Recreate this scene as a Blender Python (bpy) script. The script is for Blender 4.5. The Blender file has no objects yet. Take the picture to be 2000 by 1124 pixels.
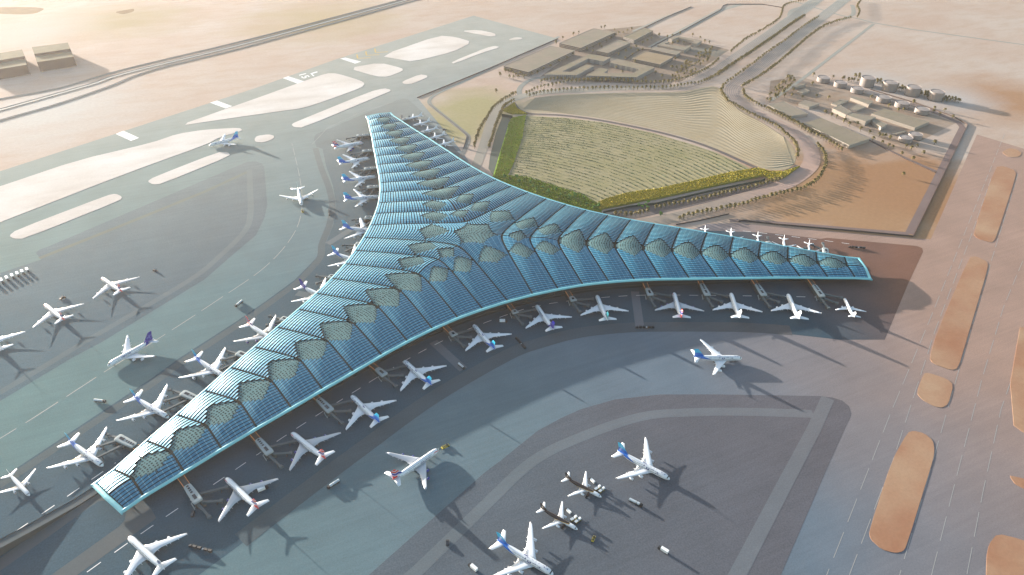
import bpy, bmesh, math, random
from mathutils import Vector, Matrix
from mathutils.geometry import tessellate_polygon

# ------------------------------------------------------------------ camera, sky, sun, exposure
SC = bpy.context.scene
COL = SC.collection
R = math.radians
CAM_LOC = Vector((-367.525, -997.115, 681.94))
CAM_F = 1326.516                       # focal length in pixels of a 2000 px wide picture
_az, _el, _roll = 0.417239, 0.625243, 0.002742
CAM_D = Vector((math.sin(_az) * math.cos(_el), math.cos(_az) * math.cos(_el), -math.sin(_el)))
_r = CAM_D.cross(Vector((0, 0, 1))).normalized()
_u = _r.cross(CAM_D)
CAM_R = _r * math.cos(_roll) + _u * math.sin(_roll)
CAM_U = _u * math.cos(_roll) - _r * math.sin(_roll)
cd = bpy.data.cameras.new("camera")
cd.sensor_fit = 'HORIZONTAL'; cd.sensor_width = 36.0
cd.lens = CAM_F / 2000 * 36.0
cd.clip_start = 5.0; cd.clip_end = 30000.0
cam = bpy.data.objects.new("camera", cd); COL.objects.link(cam)
m = Matrix((CAM_R, CAM_U, -CAM_D)).transposed().to_4x4(); m.translation = CAM_LOC
cam.matrix_world = m
SC.camera = cam

SUN_EL = 8.2
SH_AZ = R(-62.5)                       # direction in which shadows fall
to_sun = Vector((-math.cos(SH_AZ) * math.cos(R(SUN_EL)), -math.sin(SH_AZ) * math.cos(R(SUN_EL)), math.sin(R(SUN_EL))))
w = bpy.data.worlds.new("World"); SC.world = w; w.use_nodes = True
nt = w.node_tree; bg = nt.nodes['Background']
sky = nt.nodes.new('ShaderNodeTexSky'); sky.sky_type = 'NISHITA'; sky.sun_disc = False
sky.sun_elevation = R(SUN_EL); sky.sun_rotation = math.atan2(to_sun.x, to_sun.y)
sky.dust_density = 1.6; sky.altitude = 100
nt.links.new(sky.outputs[0], bg.inputs[0]); bg.inputs[1].default_value = 0.125
sd = bpy.data.lights.new("sun", 'SUN'); sd.energy = 5.0; sd.angle = R(0.5); sd.color = (1.0, 0.925, 0.84)
sun = bpy.data.objects.new("sun", sd); COL.objects.link(sun)
sun.rotation_euler = (-to_sun).to_track_quat('-Z', 'Y').to_euler()
sun.location = (0, 0, 600)
SC.view_settings.view_transform = 'Standard'; SC.view_settings.look = 'None'
SC.view_settings.exposure = EXPOSURE = 2.17; SC.view_settings.gamma = 1.0
SC.cycles.use_denoising = True
SC.cycles.max_bounces = 6; SC.cycles.diffuse_bounces = 2; SC.cycles.glossy_bounces = 2
SC.cycles.volume_bounces = 0; SC.cycles.transparent_max_bounces = 8
SC.cycles.sample_clamp_indirect = 6.0

# ------------------------------------------------------------------ helpers
def U(px, py, z=0.0):
    """the point of the place, on the level z, that stands at this pixel of the photograph"""
    v = CAM_D * CAM_F + CAM_R * (px - 1000) - CAM_U * (py - 562)
    t = (z - CAM_LOC.z) / v.z
    return CAM_LOC + v * t

def UU(pts, z=0.0):
    return [U(p[0], p[1], z) for p in pts]

def lin(c):
    c = c / 255.0
    return c / 12.92 if c < 0.04045 else ((c + 0.055) / 1.055) ** 2.4

KEXP = 3.3
def S(r, g, b, k=1.0):
    return (min(.9, lin(r) / KEXP * k), min(.9, lin(g) / KEXP * k), min(.9, lin(b) / KEXP * k))

def tag(o, label=None, cat=None, group=None, kind=None):
    if label: o['label'] = label
    if cat: o['category'] = cat
    if group: o['group'] = group
    if kind: o['kind'] = kind
    return o

def empty(name, loc=(0, 0, 0), rz=0.0, label=None, cat=None, group=None):
    o = bpy.data.objects.new(name, None); COL.objects.link(o)
    o.empty_display_size = 2.0
    o.location = loc; o.rotation_euler = (0, 0, rz)
    return tag(o, label, cat, group)

class MB:
    """collects shapes and links them as one mesh object"""
    def __init__(s):
        s.v = []; s.f = []; s.mi = []; s.uv = {}
    def vert(s, p):
        s.v.append((p[0], p[1], p[2])); return len(s.v) - 1
    def face(s, idx, m=0, uv=None):
        s.f.append(tuple(idx)); s.mi.append(m)
        if uv: s.uv[len(s.f) - 1] = uv
    def quad(s, a, b, c, d, m=0, uv=None):
        i = [s.vert(p) for p in (a, b, c, d)]; s.face(i, m, uv)
    def poly(s, pts, m=0):
        s.face([s.vert(p) for p in pts], m)
    def box(s, cx, cy, cz, sx, sy, sz, m=0, rz=0.0):
        c, n = math.cos(rz), math.sin(rz)
        P = []
        for dz in (-.5, .5):
            for dx, dy in ((-.5, -.5), (.5, -.5), (.5, .5), (-.5, .5)):
                x, y = dx * sx, dy * sy
                P.append(s.vert((cx + c * x - n * y, cy + n * x + c * y, cz + dz * sz)))
        for q in ((3, 2, 1, 0), (4, 5, 6, 7), (0, 1, 5, 4), (1, 2, 6, 5), (2, 3, 7, 6), (3, 0, 4, 7)):
            s.face([P[i] for i in q], m)
    def prism(s, pts, z0, z1, m=0, mtop=None, bottom=False):
        if sum(pts[i][0] * pts[(i + 1) % len(pts)][1] - pts[(i + 1) % len(pts)][0] * pts[i][1] for i in range(len(pts))) < 0:
            pts = pts[::-1]
        n = len(pts)
        a = [s.vert((p[0], p[1], z0)) for p in pts]
        b = [s.vert((p[0], p[1], z1)) for p in pts]
        for i in range(n):
            j = (i + 1) % n
            s.face((a[i], a[j], b[j], b[i]), m)
        s.face(b, m if mtop is None else mtop)
        if bottom: s.face(a[::-1], m)
    def loft(s, rings, m=0, closed=True, cap=True):
        n = len(rings[0]); ids = [[s.vert(p) for p in r] for r in rings]
        for a, b in zip(ids, ids[1:]):
            for i in range(n if closed else n - 1):
                j = (i + 1) % n
                s.face((a[i], a[j], b[j], b[i]), m)
        if cap and closed:
            s.face(ids[0][::-1], m); s.face(ids[-1], m)
    def tube(s, pts, r, n=8, m=0, cap=True):
        pts = [Vector(p) for p in pts]; rings = []
        for i, p in enumerate(pts):
            d = (pts[min(i + 1, len(pts) - 1)] - pts[max(i - 1, 0)]).normalized()
            up = Vector((0, 0, 1)) if abs(d.z) < .9 else Vector((1, 0, 0))
            a = d.cross(up).normalized(); b = a.cross(d)
            rr = r[i] if isinstance(r, (list, tuple)) else r
            rings.append([p + (a * math.cos(2 * math.pi * k / n) + b * math.sin(2 * math.pi * k / n)) * rr for k in range(n)])
        s.loft(rings, m, cap=cap)
    def beam(s, a, b, w, h, m=0):
        a, b = Vector(a), Vector(b); d = b - a
        x = d.cross(Vector((0, 0, 1)))
        x = x.normalized() if x.length > 1e-6 else Vector((1, 0, 0))
        y = x.cross(d.normalized())
        q = [x * (-w / 2) + y * (-h / 2), x * (w / 2) + y * (-h / 2), x * (w / 2) + y * (h / 2), x * (-w / 2) + y * (h / 2)]
        s.loft([[a + k for k in q], [b + k for k in q]], m)
    def build(s, name, mats, parent=None, smooth=False, loc=None):
        me = bpy.data.meshes.new(name); me.from_pydata(s.v, [], s.f)
        for mm in (mats if isinstance(mats, (list, tuple)) else [mats]): me.materials.append(mm)
        if any(s.mi): me.polygons.foreach_set('material_index', s.mi)
        if s.uv:
            L = me.uv_layers.new(name='UVMap')
            for p in me.polygons:
                q = s.uv.get(p.index)
                if q:
                    for k, li in enumerate(p.loop_indices): L.data[li].uv = q[k]
        if smooth: me.polygons.foreach_set('use_smooth', [True] * len(me.polygons))
        me.update()
        o = bpy.data.objects.new(name, me); COL.objects.link(o)
        if parent: o.parent = parent
        if loc is not None: o.location = loc
        return o

def copy_tree(o, parent=None):
    c = o.copy(); COL.objects.link(c)
    c.parent = parent
    for ch in list(o.children): copy_tree(ch, c)
    return c

def catmull(pts, n=6, closed=False):
    P = [Vector(p) for p in pts]; out = []; L = len(P)
    for i in range(L if closed else L - 1):
        if closed: p0, p1, p2, p3 = P[i - 1], P[i], P[(i + 1) % L], P[(i + 2) % L]
        else: p0, p1, p2, p3 = P[max(i - 1, 0)], P[i], P[i + 1], P[min(i + 2, L - 1)]
        for k in range(n):
            t = k / n
            out.append(0.5 * ((2 * p1) + (p2 - p0) * t + (2 * p0 - 5 * p1 + 4 * p2 - p3) * t * t + (3 * p1 - p0 - 3 * p2 + p3) * t ** 3))
    if not closed: out.append(P[-1])
    return out

def chaikin(pts, it=2, closed=True):
    P = [Vector(p) for p in pts]
    for _ in range(it):
        Q = []
        for i in range(len(P)):
            a, b = P[i], P[(i + 1) % len(P)]
            Q += [a * .8 + b * .2, a * .2 + b * .8]
        P = Q
    return P

def resample(pts, step):
    out = [pts[0].copy()]; acc = 0.0
    for a, b in zip(pts, pts[1:]):
        d = (b - a).length
        while acc + d >= step:
            t = (step - acc) / d
            a = a.lerp(b, t); out.append(a.copy()); d = (b - a).length; acc = 0.0
        acc += d
    return out

def ribbon_edges(pts, w0, w1=None):
    L, Rr = [], []
    n = len(pts)
    for i, p in enumerate(pts):
        d = pts[min(i + 1, n - 1)] - pts[max(i - 1, 0)]; d.z = 0; d.normalize()
        w = w0 if w1 is None else w0 + (w1 - w0) * i / (n - 1)
        nrm = Vector((-d.y, d.x, 0))
        L.append(p + nrm * w / 2); Rr.append(p - nrm * w / 2)
    return L, Rr

def mesh_poly(mb, pts, z, m=0):
    """flat sheet with any outline"""
    base = len(mb.v)
    P = [Vector((p[0], p[1], 0)) for p in pts]
    for p in P: mb.v.append((p.x, p.y, z))
    for t in tessellate_polygon([P]):
        a, b, c = [P[i] for i in t]
        if (b - a).cross(c - a).z < 0: t = t[::-1]
        mb.face([base + i for i in t], m)

def sheet(name, pts, z, mat, smooth=0, px=True, label=None, edge=0.0):
    P = UU(pts) if px else [Vector(p) for p in pts]
    if smooth: P = chaikin(P, smooth)
    mb = MB(); mesh_poly(mb, P, z)
    if edge:
        for a, b in zip(P, P[1:] + P[:1]):
            mb.quad((a.x, a.y, z - edge), (b.x, b.y, z - edge), (b.x, b.y, z), (a.x, a.y, z))
    o = mb.build(name, mat); tag(o, label, kind='structure')
    return o

def road(name, pts, width, z, mat, w1=None, smooth=6, px=True, kind='structure'):
    P = UU(pts) if px else [Vector(p) for p in pts]
    if smooth: P = catmull(P, smooth)
    L, Rr = ribbon_edges(P, width, w1)
    mb = MB()
    for i in range(len(P) - 1):
        mb.quad((Rr[i].x, Rr[i].y, z), (Rr[i + 1].x, Rr[i + 1].y, z), (L[i + 1].x, L[i + 1].y, z), (L[i].x, L[i].y, z))
    o = mb.build(name, mat)
    if kind: tag(o, kind=kind)
    return o

# ------------------------------------------------------------------ materials
def new_mat(name):
    m = bpy.data.materials.new(name); m.use_nodes = True
    return m, m.node_tree, m.node_tree.nodes['Principled BSDF']

def N(nt, typ, **kw):
    n = nt.nodes.new(typ)
    for k, v in kw.items(): setattr(n, k, v)
    return n

def mixc(nt, fac, a, b, blend='MIX'):
    n = nt.nodes.new('ShaderNodeMix'); n.data_type = 'RGBA'; n.blend_type = blend
    for s, v in ((n.inputs[0], fac), (n.inputs[6], a), (n.inputs[7], b)):
        if hasattr(v, 'links'): nt.links.new(v, s)
        elif isinstance(v, (tuple, list)): s.default_value = (*v[:3], 1)
        else: s.default_value = v
    return n.outputs[2]

def mathn(nt, op, a, b=0.0, c=None, clamp=False):
    n = nt.nodes.new('ShaderNodeMath'); n.operation = op; n.use_clamp = clamp
    for s, v in zip(n.inputs, (a, b, c)):
        if v is None: continue
        if hasattr(v, 'links'): nt.links.new(v, s)
        else: s.default_value = v
    return n.outputs[0]

def noise(nt, vec, scale, detail=3.0, rough=.55):
    n = nt.nodes.new('ShaderNodeTexNoise'); n.inputs['Scale'].default_value = scale
    n.inputs['Detail'].default_value = detail; n.inputs['Roughness'].default_value = rough
    nt.links.new(vec, n.inputs['Vector']); return n.outputs['Fac']

def mapr(nt, v, a, b, c=0.0, d=1.0):
    n = nt.nodes.new('ShaderNodeMapRange'); n.clamp = True
    nt.links.new(v, n.inputs[0])
    for i, x in enumerate((a, b, c, d)): n.inputs[i + 1].default_value = x
    return n.outputs[0]

def mapping(nt, vec, rot=0.0, scale=(1, 1, 1)):
    n = nt.nodes.new('ShaderNodeMapping'); nt.links.new(vec, n.inputs[0])
    n.inputs['Rotation'].default_value = (0, 0, rot); n.inputs['Scale'].default_value = scale
    return n.outputs[0]

def wpos(nt):
    return nt.nodes.new('ShaderNodeNewGeometry').outputs['Position']

def flat_mat(name, col, rough=.7, metal=0.0, var=.12, scale=.3, spec=.3):
    m, nt, b = new_mat(name)
    tc = nt.nodes.new('ShaderNodeTexCoord').outputs['Object']
    f = noise(nt, tc, scale, 3)
    c = mixc(nt, f, tuple(x * (1 - var) for x in col), tuple(min(1, x * (1 + var)) for x in col))
    nt.links.new(c, b.inputs['Base Color'])
    b.inputs['Roughness'].default_value = rough; b.inputs['Metallic'].default_value = metal
    b.inputs['Specular IOR Level'].default_value = spec
    return m

def pave_mat(name, west, mid, east, grain=.12, streak=.075, rot=0.4, gscale=.55, xw=-900, xm=250, xe=760, blotch=.08):
    """concrete and asphalt: a colour cast, greenish in the west to reddish in the east, is painted in"""
    m, nt, b = new_mat(name)
    p = wpos(nt)
    sx = nt.nodes.new('ShaderNodeSeparateXYZ'); nt.links.new(p, sx.inputs[0])
    big = noise(nt, p, .0022, 3)
    dd = mathn(nt, 'SUBTRACT', sx.outputs[0], mathn(nt, 'MULTIPLY', sx.outputs[1], .25))
    xx = mathn(nt, 'ADD', dd, mathn(nt, 'MULTIPLY', mathn(nt, 'SUBTRACT', big, .5), 500.0))
    c = mixc(nt, mapr(nt, xx, xw, xm), west, mid)
    c = mixc(nt, mapr(nt, xx, xm, xe), c, east)
    c = mixc(nt, mapr(nt, sx.outputs[1], 50, 1150, 0, .9), c, S(224, 228, 216))      # distance haze painted in: the base colour pales towards the far end
    g = noise(nt, p, gscale, 2, .7)
    c = mixc(nt, 1.0, c, mixc(nt, mapr(nt, g, .3, .7), (1 - grain,) * 3, (1 + grain,) * 3), 'MULTIPLY')
    st = noise(nt, mapping(nt, p, rot, (.006, .16, .05)), 1.0, 4, .6)
    c = mixc(nt, 1.0, c, mixc(nt, mapr(nt, st, .25, .75), (1 - streak,) * 3, (1 + streak,) * 3), 'MULTIPLY')
    bl = noise(nt, p, .012, 4, .6)
    c = mixc(nt, 1.0, c, mixc(nt, mapr(nt, bl, .3, .7), (1 - blotch,) * 3, (1 + blotch,) * 3), 'MULTIPLY')
    nt.links.new(c, b.inputs['Base Color'])
    b.inputs['Roughness'].default_value = 1.0; b.inputs['Specular IOR Level'].default_value = .06
    return m

def sand_mat(name, c1, c2, c3, s1=.004, s2=.03, fine=.25, amt=.5, rip=.0, rot=.5, rscale=.12, blobs=()):
    m, nt, b = new_mat(name)
    p = wpos(nt)
    f1 = mapr(nt, noise(nt, p, s1, 4, .55), .35, .68)
    c = mixc(nt, f1, c1, c2)
    f2 = mapr(nt, noise(nt, mapping(nt, p, rot, (.35, 1, 1)), s2, 4, .6), .45, .75)
    c = mixc(nt, mathn(nt, 'MULTIPLY', f2, amt), c, c3)
    for cx, cy, r0, r1, col in blobs:
        d = nt.nodes.new('ShaderNodeVectorMath'); d.operation = 'DISTANCE'; nt.links.new(p, d.inputs[0]); d.inputs[1].default_value = (cx, cy, 0)
        dd = mathn(nt, 'ADD', d.outputs['Value'], mathn(nt, 'MULTIPLY', mathn(nt, 'SUBTRACT', noise(nt, mapping(nt, p, .4, (.5, 1, 1)), .009, 4, .6), .5), r1 * 1.1))
        c = mixc(nt, mapr(nt, dd, r0, r1, 1, 0), c, col)
    f3 = noise(nt, p, fine, 3, .7)
    c = mixc(nt, 1.0, c, mixc(nt, f3, (.84,) * 3, (1.16,) * 3), 'MULTIPLY')
    if rip:
        f4 = noise(nt, mapping(nt, p, rot + .3, (rscale * .3, rscale, 1)), 1.0, 3, .6)
        c = mixc(nt, 1.0, c, mixc(nt, mapr(nt, f4, .3, .7), (1 - rip,) * 3, (1 + rip,) * 3), 'MULTIPLY')
    nt.links.new(c, b.inputs['Base Color'])
    b.inputs['Roughness'].default_value = .95; b.inputs['Specular IOR Level'].default_value = .03
    bu = nt.nodes.new('ShaderNodeBump'); bu.inputs['Strength'].default_value = .25; bu.inputs['Distance'].default_value = .6
    nt.links.new(noise(nt, p, .12, 4, .65), bu.inputs['Height']); nt.links.new(bu.outputs[0], b.inputs['Normal'])
    return m

def edge_dist(nt, *a): return None
# ------------------------------------------------------------------ ground, pavements, roads
M_desert = sand_mat('desert_sand', S(255, 234, 216, 1.1), S(250, 220, 198, 1.08), S(232, 194, 164), fine=.12, amt=.4,
    blobs=[(*U(x, y)[:2], r0, r1, c) for x, y, r0, r1, c in [(1650, 390, 150, 330, S(234, 186, 142)), (1780, 360, 90, 260, S(226, 172, 128)), (1990, 200, 60, 260, S(234, 184, 144)), (1840, 560, 60, 200, S(232, 184, 142)),
        (930, 215, 60, 190, S(226, 214, 160)), (880, 250, 40, 130, S(226, 214, 160)), (1860, 190, 20, 150, S(255, 244, 236)), (1720, 160, 10, 130, S(255, 246, 238)), (240, 40, 20, 330, S(226, 204, 158)), (620, 40, 20, 380, S(240, 216, 170)),
        (60, 60, 40, 260, S(250, 240, 224)), (100, 220, 60, 300, S(255, 248, 238, 1.1))]])
M_sandw = sand_mat('pale_sand', S(255, 248, 240, 1.6), S(252, 240, 228, 1.4), S(226, 202, 180), s1=.006, s2=.02, amt=.35)
M_sando = sand_mat('orange_sand', S(252, 208, 170), S(232, 170, 132), S(218, 152, 120), s1=.011, s2=.012, amt=.6)
M_scrub = sand_mat('scrub_sand', S(238, 220, 182), S(220, 208, 158), S(196, 186, 126), s1=.008, s2=.05, fine=.3, amt=.7, rip=.08, rot=.9)
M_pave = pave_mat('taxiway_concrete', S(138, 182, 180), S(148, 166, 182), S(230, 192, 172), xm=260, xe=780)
M_inf = pave_mat('infield_asphalt', S(112, 150, 164), S(138, 139, 148), S(154, 142, 144), grain=.18, gscale=.5, streak=.08, xe=800)
M_apron = pave_mat('apron_asphalt', S(102, 136, 152), S(92, 118, 134), S(176, 130, 110), grain=.17, gscale=.5, streak=.05, xm=520, xe=790)
M_band = pave_mat('shoulder_asphalt', S(126, 146, 150), S(118, 132, 142), S(152, 132, 122), streak=.06)
M_strip = pave_mat('service_strip', S(134, 160, 166), S(156, 162, 170), S(170, 160, 160), streak=.04, grain=.1)
M_road = pave_mat('road_asphalt', S(126, 142, 148), S(158, 154, 150), S(180, 156, 150), grain=.06, streak=.03, xe=700)
M_avenue = pave_mat('avenue_asphalt', S(196, 192, 178), S(226, 208, 188), S(255, 216, 196), grain=.05, streak=.03, xm=450, xe=800)
M_dark_road = flat_mat('garden_path_asphalt', S(128, 116, 112), .85, var=.08)
M_paint = flat_mat('white_road_paint', (.55, .55, .53), .6, var=.15, scale=.2)
M_paintf = flat_mat('worn_road_paint', S(232, 228, 222), .7, var=.15, scale=.2)
M_yellow = flat_mat('yellow_road_paint', (.34, .22, .02), .6)
M_patch = sand_mat('brown_scrub_patch', S(190, 158, 110), S(170, 136, 90), S(150, 116, 74), s1=.02, s2=.1, fine=.3, amt=.6)

g = MB()
for i in range(10):
    for j in range(10):
        a, c = -6000 + 1200 * i, -6000 + 1200 * j
        g.quad((a, c, 0), (a + 1200, c, 0), (a + 1200, c + 1200, 0), (a, c + 1200, 0))
tag(g.build('ground', M_desert), kind='structure')

# brown scrub in the desert
for k, pts in enumerate([[(-30, 15), (60, 14), (90, 17), (70, 27), (40, 29), (-30, 26)], [(222, 24), (250, 19), (262, 17), (262, 23), (240, 29)]]):
    sheet('scrub_patch', pts, .02 + .008 * k, M_patch, smooth=2)
PAVE = [(-300, 434), (0, 335), (170, 280), (500, 172), (657, 116), (925, 31), (1090, 76), (950, 136), (815, 191), (905, 300), (935, 345),
        (1100, 450), (1300, 470), (1380, 438), (1443, 436), (1520, 443), (1783, 466), (1818, 468), (1908, 263), (2000, 291), (2200, 345),
        (2700, 900), (2300, 1500), (900, 1500), (-600, 1500), (-700, 700)]
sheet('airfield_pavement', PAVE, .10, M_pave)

# granular asphalt fields
INF_W = [(70, 495), (75, 500), (80, 508), (0, 534), (-200, 612), (-300, 960), (-120, 880), (0, 784), (140, 700), (200, 668), (400, 546), (450, 502), (500, 460), (517, 425), (522, 400),
         (516, 327), (512, 320), (500, 316), (482, 317), (90, 484), (77, 488)]
sheet('west_infield', INF_W, .16, M_inf)
INF_S = [(700, 1140), (720, 1124), (946, 924), (978, 900), (1050, 842), (1098, 816), (1134, 800), (1200, 781), (1290, 771), (1400, 771), (1600, 774), (1626, 777), (1645, 783), (1658, 794), (1663, 808), (1660, 818),
         (1652, 834), (1622, 900), (1525, 1124), (1480, 1230), (600, 1230)]
sheet('south_infield', INF_S, .16, M_inf)
road('infield_strip', [(740, 1175), (806, 1124), (950, 985), (1040, 902), (1130, 856), (1250, 815), (1350, 806), (1460, 805), (1588, 809)], 15, .22, M_strip)
road('infield_strip', [(1617, 778), (1590, 838), (1536, 940), (1440, 1124), (1400, 1200)], 17, .225, M_strip, smooth=0)
road('infield_strip', [(77, 505), (250, 436), (400, 375), (484, 336)], 10, .22, pave_mat('yellow_dust_strip', S(140, 154, 134), S(150, 152, 146), S(150, 140, 130), streak=.02), smooth=0)
road('infield_strip', [(487, 332), (489, 380), (489, 420), (478, 452), (430, 500), (370, 548), (180, 660), (60, 732), (-40, 790)], 12, .23, M_strip)
APRON = [(797, 194), (788, 193), (775, 196), (617, 263), (613, 271), (618, 287), (630, 291), (637, 325), (650, 362), (657, 400), (652, 437), (636, 477), (620, 502), (576, 547), (520, 588), (462, 628),
         (350, 700), (300, 737), (38, 911), (0, 936), (-150, 1040), (-250, 1300), (200, 1300), (330, 1180), (388, 1124), (462, 1070), (575, 985), (700, 892), (850, 785), (1000, 700), (1050, 680),
         (1130, 658), (1220, 648), (1310, 647), (1450, 648), (1540, 653), (1640, 664), (1728, 664), (1774, 554), (1803, 492), (1801, 485), (1791, 481), (1615, 465), (1603, 467), (1500, 455), (1300, 448),
         (1200, 435), (1100, 415), (1000, 372), (940, 347), (897, 300), (828, 222)]
sheet('apron', APRON, .16, M_apron)
road('apron_shoulder', [(616, 290), (628, 330), (642, 366), (649, 400), (644, 437), (629, 477), (624, 505), (585, 548), (530, 590), (470, 632), (358, 706), (290, 755), (45, 918), (0, 947), (-120, 1030)], 13, .215, M_band)
road('apron_shoulder', [(470, 1056), (590, 964), (700, 882), (845, 778), (990, 695), (1050, 672), (1130, 651), (1220, 641), (1310, 639), (1450, 640), (1545, 646)], 24, .215, M_band)
sheet('apron_roadway', [(128, 1140), (300, 1017), (305, 1012), (296, 996), (280, 980), (262, 972), (200, 947), (148, 980), (60, 1046), (0, 1092), (-60, 1140)], .24, M_road)
sheet('apron_pad', [(100, 1124), (234, 1028), (244, 1016), (246, 1000), (234, 986), (216, 976), (192, 980), (174, 992), (88, 1054), (0, 1116), (-60, 1160), (40, 1170)], .29, M_apron)
for pts in ([(846, 668), (905, 722)], [(1240, 570), (1250, 642)], [(640, 477), (700, 440)], [(580, 573), (640, 585)]):
    road('apron_crossing', pts, 14, .235, M_strip, smooth=0)

# sand islands between the taxiways: low kerbed beds
def island(pts, mat, sm=2, z=.55, nm='sand_island'):
    return sheet(nm, pts, z, mat, smooth=sm, edge=.55)
island([(-200, 430), (0, 365), (150, 314), (295, 280), (347, 262), (400, 254), (468, 250), (474, 256), (430, 268), (405, 282), (250, 338), (0, 435), (-200, 512)], M_sandw, 1)
island([(347, 247), (440, 214), (500, 193), (600, 157), (637, 144), (658, 144), (704, 158), (713, 164), (706, 172), (640, 196), (592, 212), (545, 218), (420, 236)], M_sandw, 1)
island([(569, 243), (574, 249), (592, 250), (750, 184), (762, 179), (763, 176), (750, 173), (722, 180), (590, 234)], M_sandw, 1)
island([(497, 272), (502, 266), (525, 263), (536, 266), (534, 272), (515, 279), (499, 278)], M_sandw)
island([(288, 355), (299, 361), (315, 360), (450, 305), (446, 298), (425, 298), (300, 347)], M_sandw, 1)
island([(18, 461), (27, 467), (47, 467), (235, 392), (239, 385), (226, 379), (210, 382), (32, 450)], M_sandw, 1)
island([(680, 134), (742, 123), (786, 134), (787, 139), (757, 151), (735, 150)], M_sandw, 1)
island([(785, 160), (820, 146), (834, 148), (835, 152), (806, 164), (789, 165)], M_sandw, 1)
island([(742, 110), (857, 70), (890, 73), (923, 83), (882, 103), (805, 121), (782, 117)], M_sandw, 1)
island([(900, 61), (935, 59), (967, 66), (968, 71), (957, 72), (930, 67)], M_sandw, 1)
island([(881, 122), (887, 125), (940, 104), (977, 93), (967, 90), (950, 94)], M_sandw, 1)
island([(991, 79), (1007, 73), (1022, 75), (1015, 78)], M_sandw, 1)
island([(1956, 298), (1970, 290), (1985, 292), (1996, 300), (1990, 307), (1970, 308)], M_sando)
island([(1944, 327), (1960, 325), (1983, 334), (1984, 345), (1945, 466), (1937, 475), (1910, 467), (1900, 458)], M_sando, 1)
island([(1893, 503), (1906, 501), (1928, 512), (1930, 522), (1886, 670), (1871, 720), (1858, 724), (1822, 711), (1815, 700), (1830, 650)], M_sando, 1)
island([(1804, 730), (1814, 729), (1850, 741), (1862, 753), (1852, 790), (1840, 797), (1826, 795), (1800, 781), (1790, 768)], M_sando, 1)
island([(1772, 846), (1784, 842), (1805, 847), (1822, 861), (1825, 880), (1822, 900), (1770, 1068), (1763, 1078), (1748, 1081), (1722, 1074), (1700, 1054), (1697, 1038), (1742, 900)], M_sando, 1)
island([(1948, 1043), (1990, 1053), (2100, 1090), (2100, 1250), (1925, 1250), (1926, 1090), (1932, 1062)], M_sando, 1)
island([(1992, 640), (1973, 750), (1980, 832), (2000, 846), (2150, 900), (2200, 640)], M_sando, 0)
island([(1971, 930), (1980, 931), (2100, 960), (2100, 1000), (1985, 950)], M_sando, 1)

# painted markings
def dashes(name, pts, width, on, off, z, mat=M_paint, smooth=0, start=0.0):
    P = UU(pts)
    if smooth: P = catmull(P, smooth)
    P = resample(P, 1.5); mb = MB(); s = -start
    for i in range(len(P) - 1):
        ph = (s % (on + off))
        if s >= 0 and ph < on:
            d = (P[i + 1] - P[i]).normalized(); n = Vector((-d.y, d.x, 0)) * width / 2
            a, b = P[i], P[i + 1]
            mb.quad((a.x - n.x, a.y - n.y, z), (b.x - n.x, b.y - n.y, z), (b.x + n.x, b.y + n.y, z), (a.x + n.x, a.y + n.y, z))
        s += 1.5
    return tag(mb.build(name, mat), kind='structure')
dashes('runway_marking', [(1962, 262), (1818, 620), (1740, 806), (1640, 1060), (1600, 1160)], .75, 40, 17, .17, M_paintf)
dashes('runway_marking', [(1935, 350), (1897, 460), (1825, 650), (1744, 900), (1664, 1110), (1645, 1160)], .75, 40, 17, .17, M_paintf)
dashes('runway_marking', [(1988, 340), (1930, 530), (1862, 760), (1808, 950), (1752, 1140)], .75, 40, 17, .17, M_paintf)
dashes('runway_marking', [(2060, 360), (1960, 600), (1918, 740), (1875, 905), (1815, 1140)], .75, 40, 17, .17, M_paintf)
dashes('runway_marking', [(2090, 420), (1990, 700), (1955, 800), (1920, 960), (1885, 1140)], .75, 40, 17, .17, M_paintf)
dashes('taxiway_marking', [(-40, 880), (0, 857), (60, 820), (130, 775), (215, 720), (300, 668), (420, 590), (520, 520), (575, 455), (590, 400), (585, 345), (570, 280)], 1.0, 45, 12, .17, M_paintf, 6)
dashes('apron_marking', [(-30, 1075), (0, 1059), (100, 992), (215, 912), (228, 903)], 1.2, 14, 16, .23)
dashes('apron_marking', [(170, 1118), (290, 1033), (420, 945), (560, 850), (690, 767), (800, 700), (900, 650), (1000, 612), (1060, 596), (1150, 584), (1260, 577), (1400, 578), (1500, 579), (1600, 581)], 1.0, 14, 16, .24, M_paint, 6)
dashes('apron_marking', [(1420, 448), (1500, 457), (1600, 469), (1660, 477)], 1.0, 14, 16, .23)
dashes('taxiway_marking', [(610, 282), (640, 250), (700, 222), (770, 199)], .8, 60, 0.1, .24, M_paintf)
for q in ([(552, 153), (563, 149.5), (595, 159.5), (581, 164)], [(664, 115), (675, 113), (706, 121), (694, 125)], [(410, 201), (424, 197), (454, 208), (441, 212.5)], [(226, 262), (241, 256), (272, 270), (256, 276)]):
    P = UU(q); mb = MB()
    for k in range(8):
        a, b = k / 8 + .01, (k + 1) / 8 - .02
        l = lambda A, B, t: A.lerp(B, t)
        e = [l(P[0], P[3], a), l(P[1], P[2], a), l(P[1], P[2], b), l(P[0], P[3], b)]
        mesh_poly(mb, e, .18)
    tag(mb.build('runway_threshold_marking', M_paint), kind='structure')
mb = MB()
for a, b, c in (((697, 107), (698.5, 114.5), (724, 113.3)), ((714.5, 101), (716, 108.5), (741, 107.5)), ((732, 95.5), (733.5, 103), (758, 101.7))):
    A, B, C_ = UU([a, b, c])
    for p, q in ((A, B), (B, C_)):
        d = (q - p).normalized(); n = Vector((-d.y, d.x, 0)) * 2.2
        mb.quad((p.x - n.x, p.y - n.y, .18), (q.x - n.x, q.y - n.y, .18), (q.x + n.x, q.y + n.y, .18), (p.x + n.x, p.y + n.y, .18))
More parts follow.
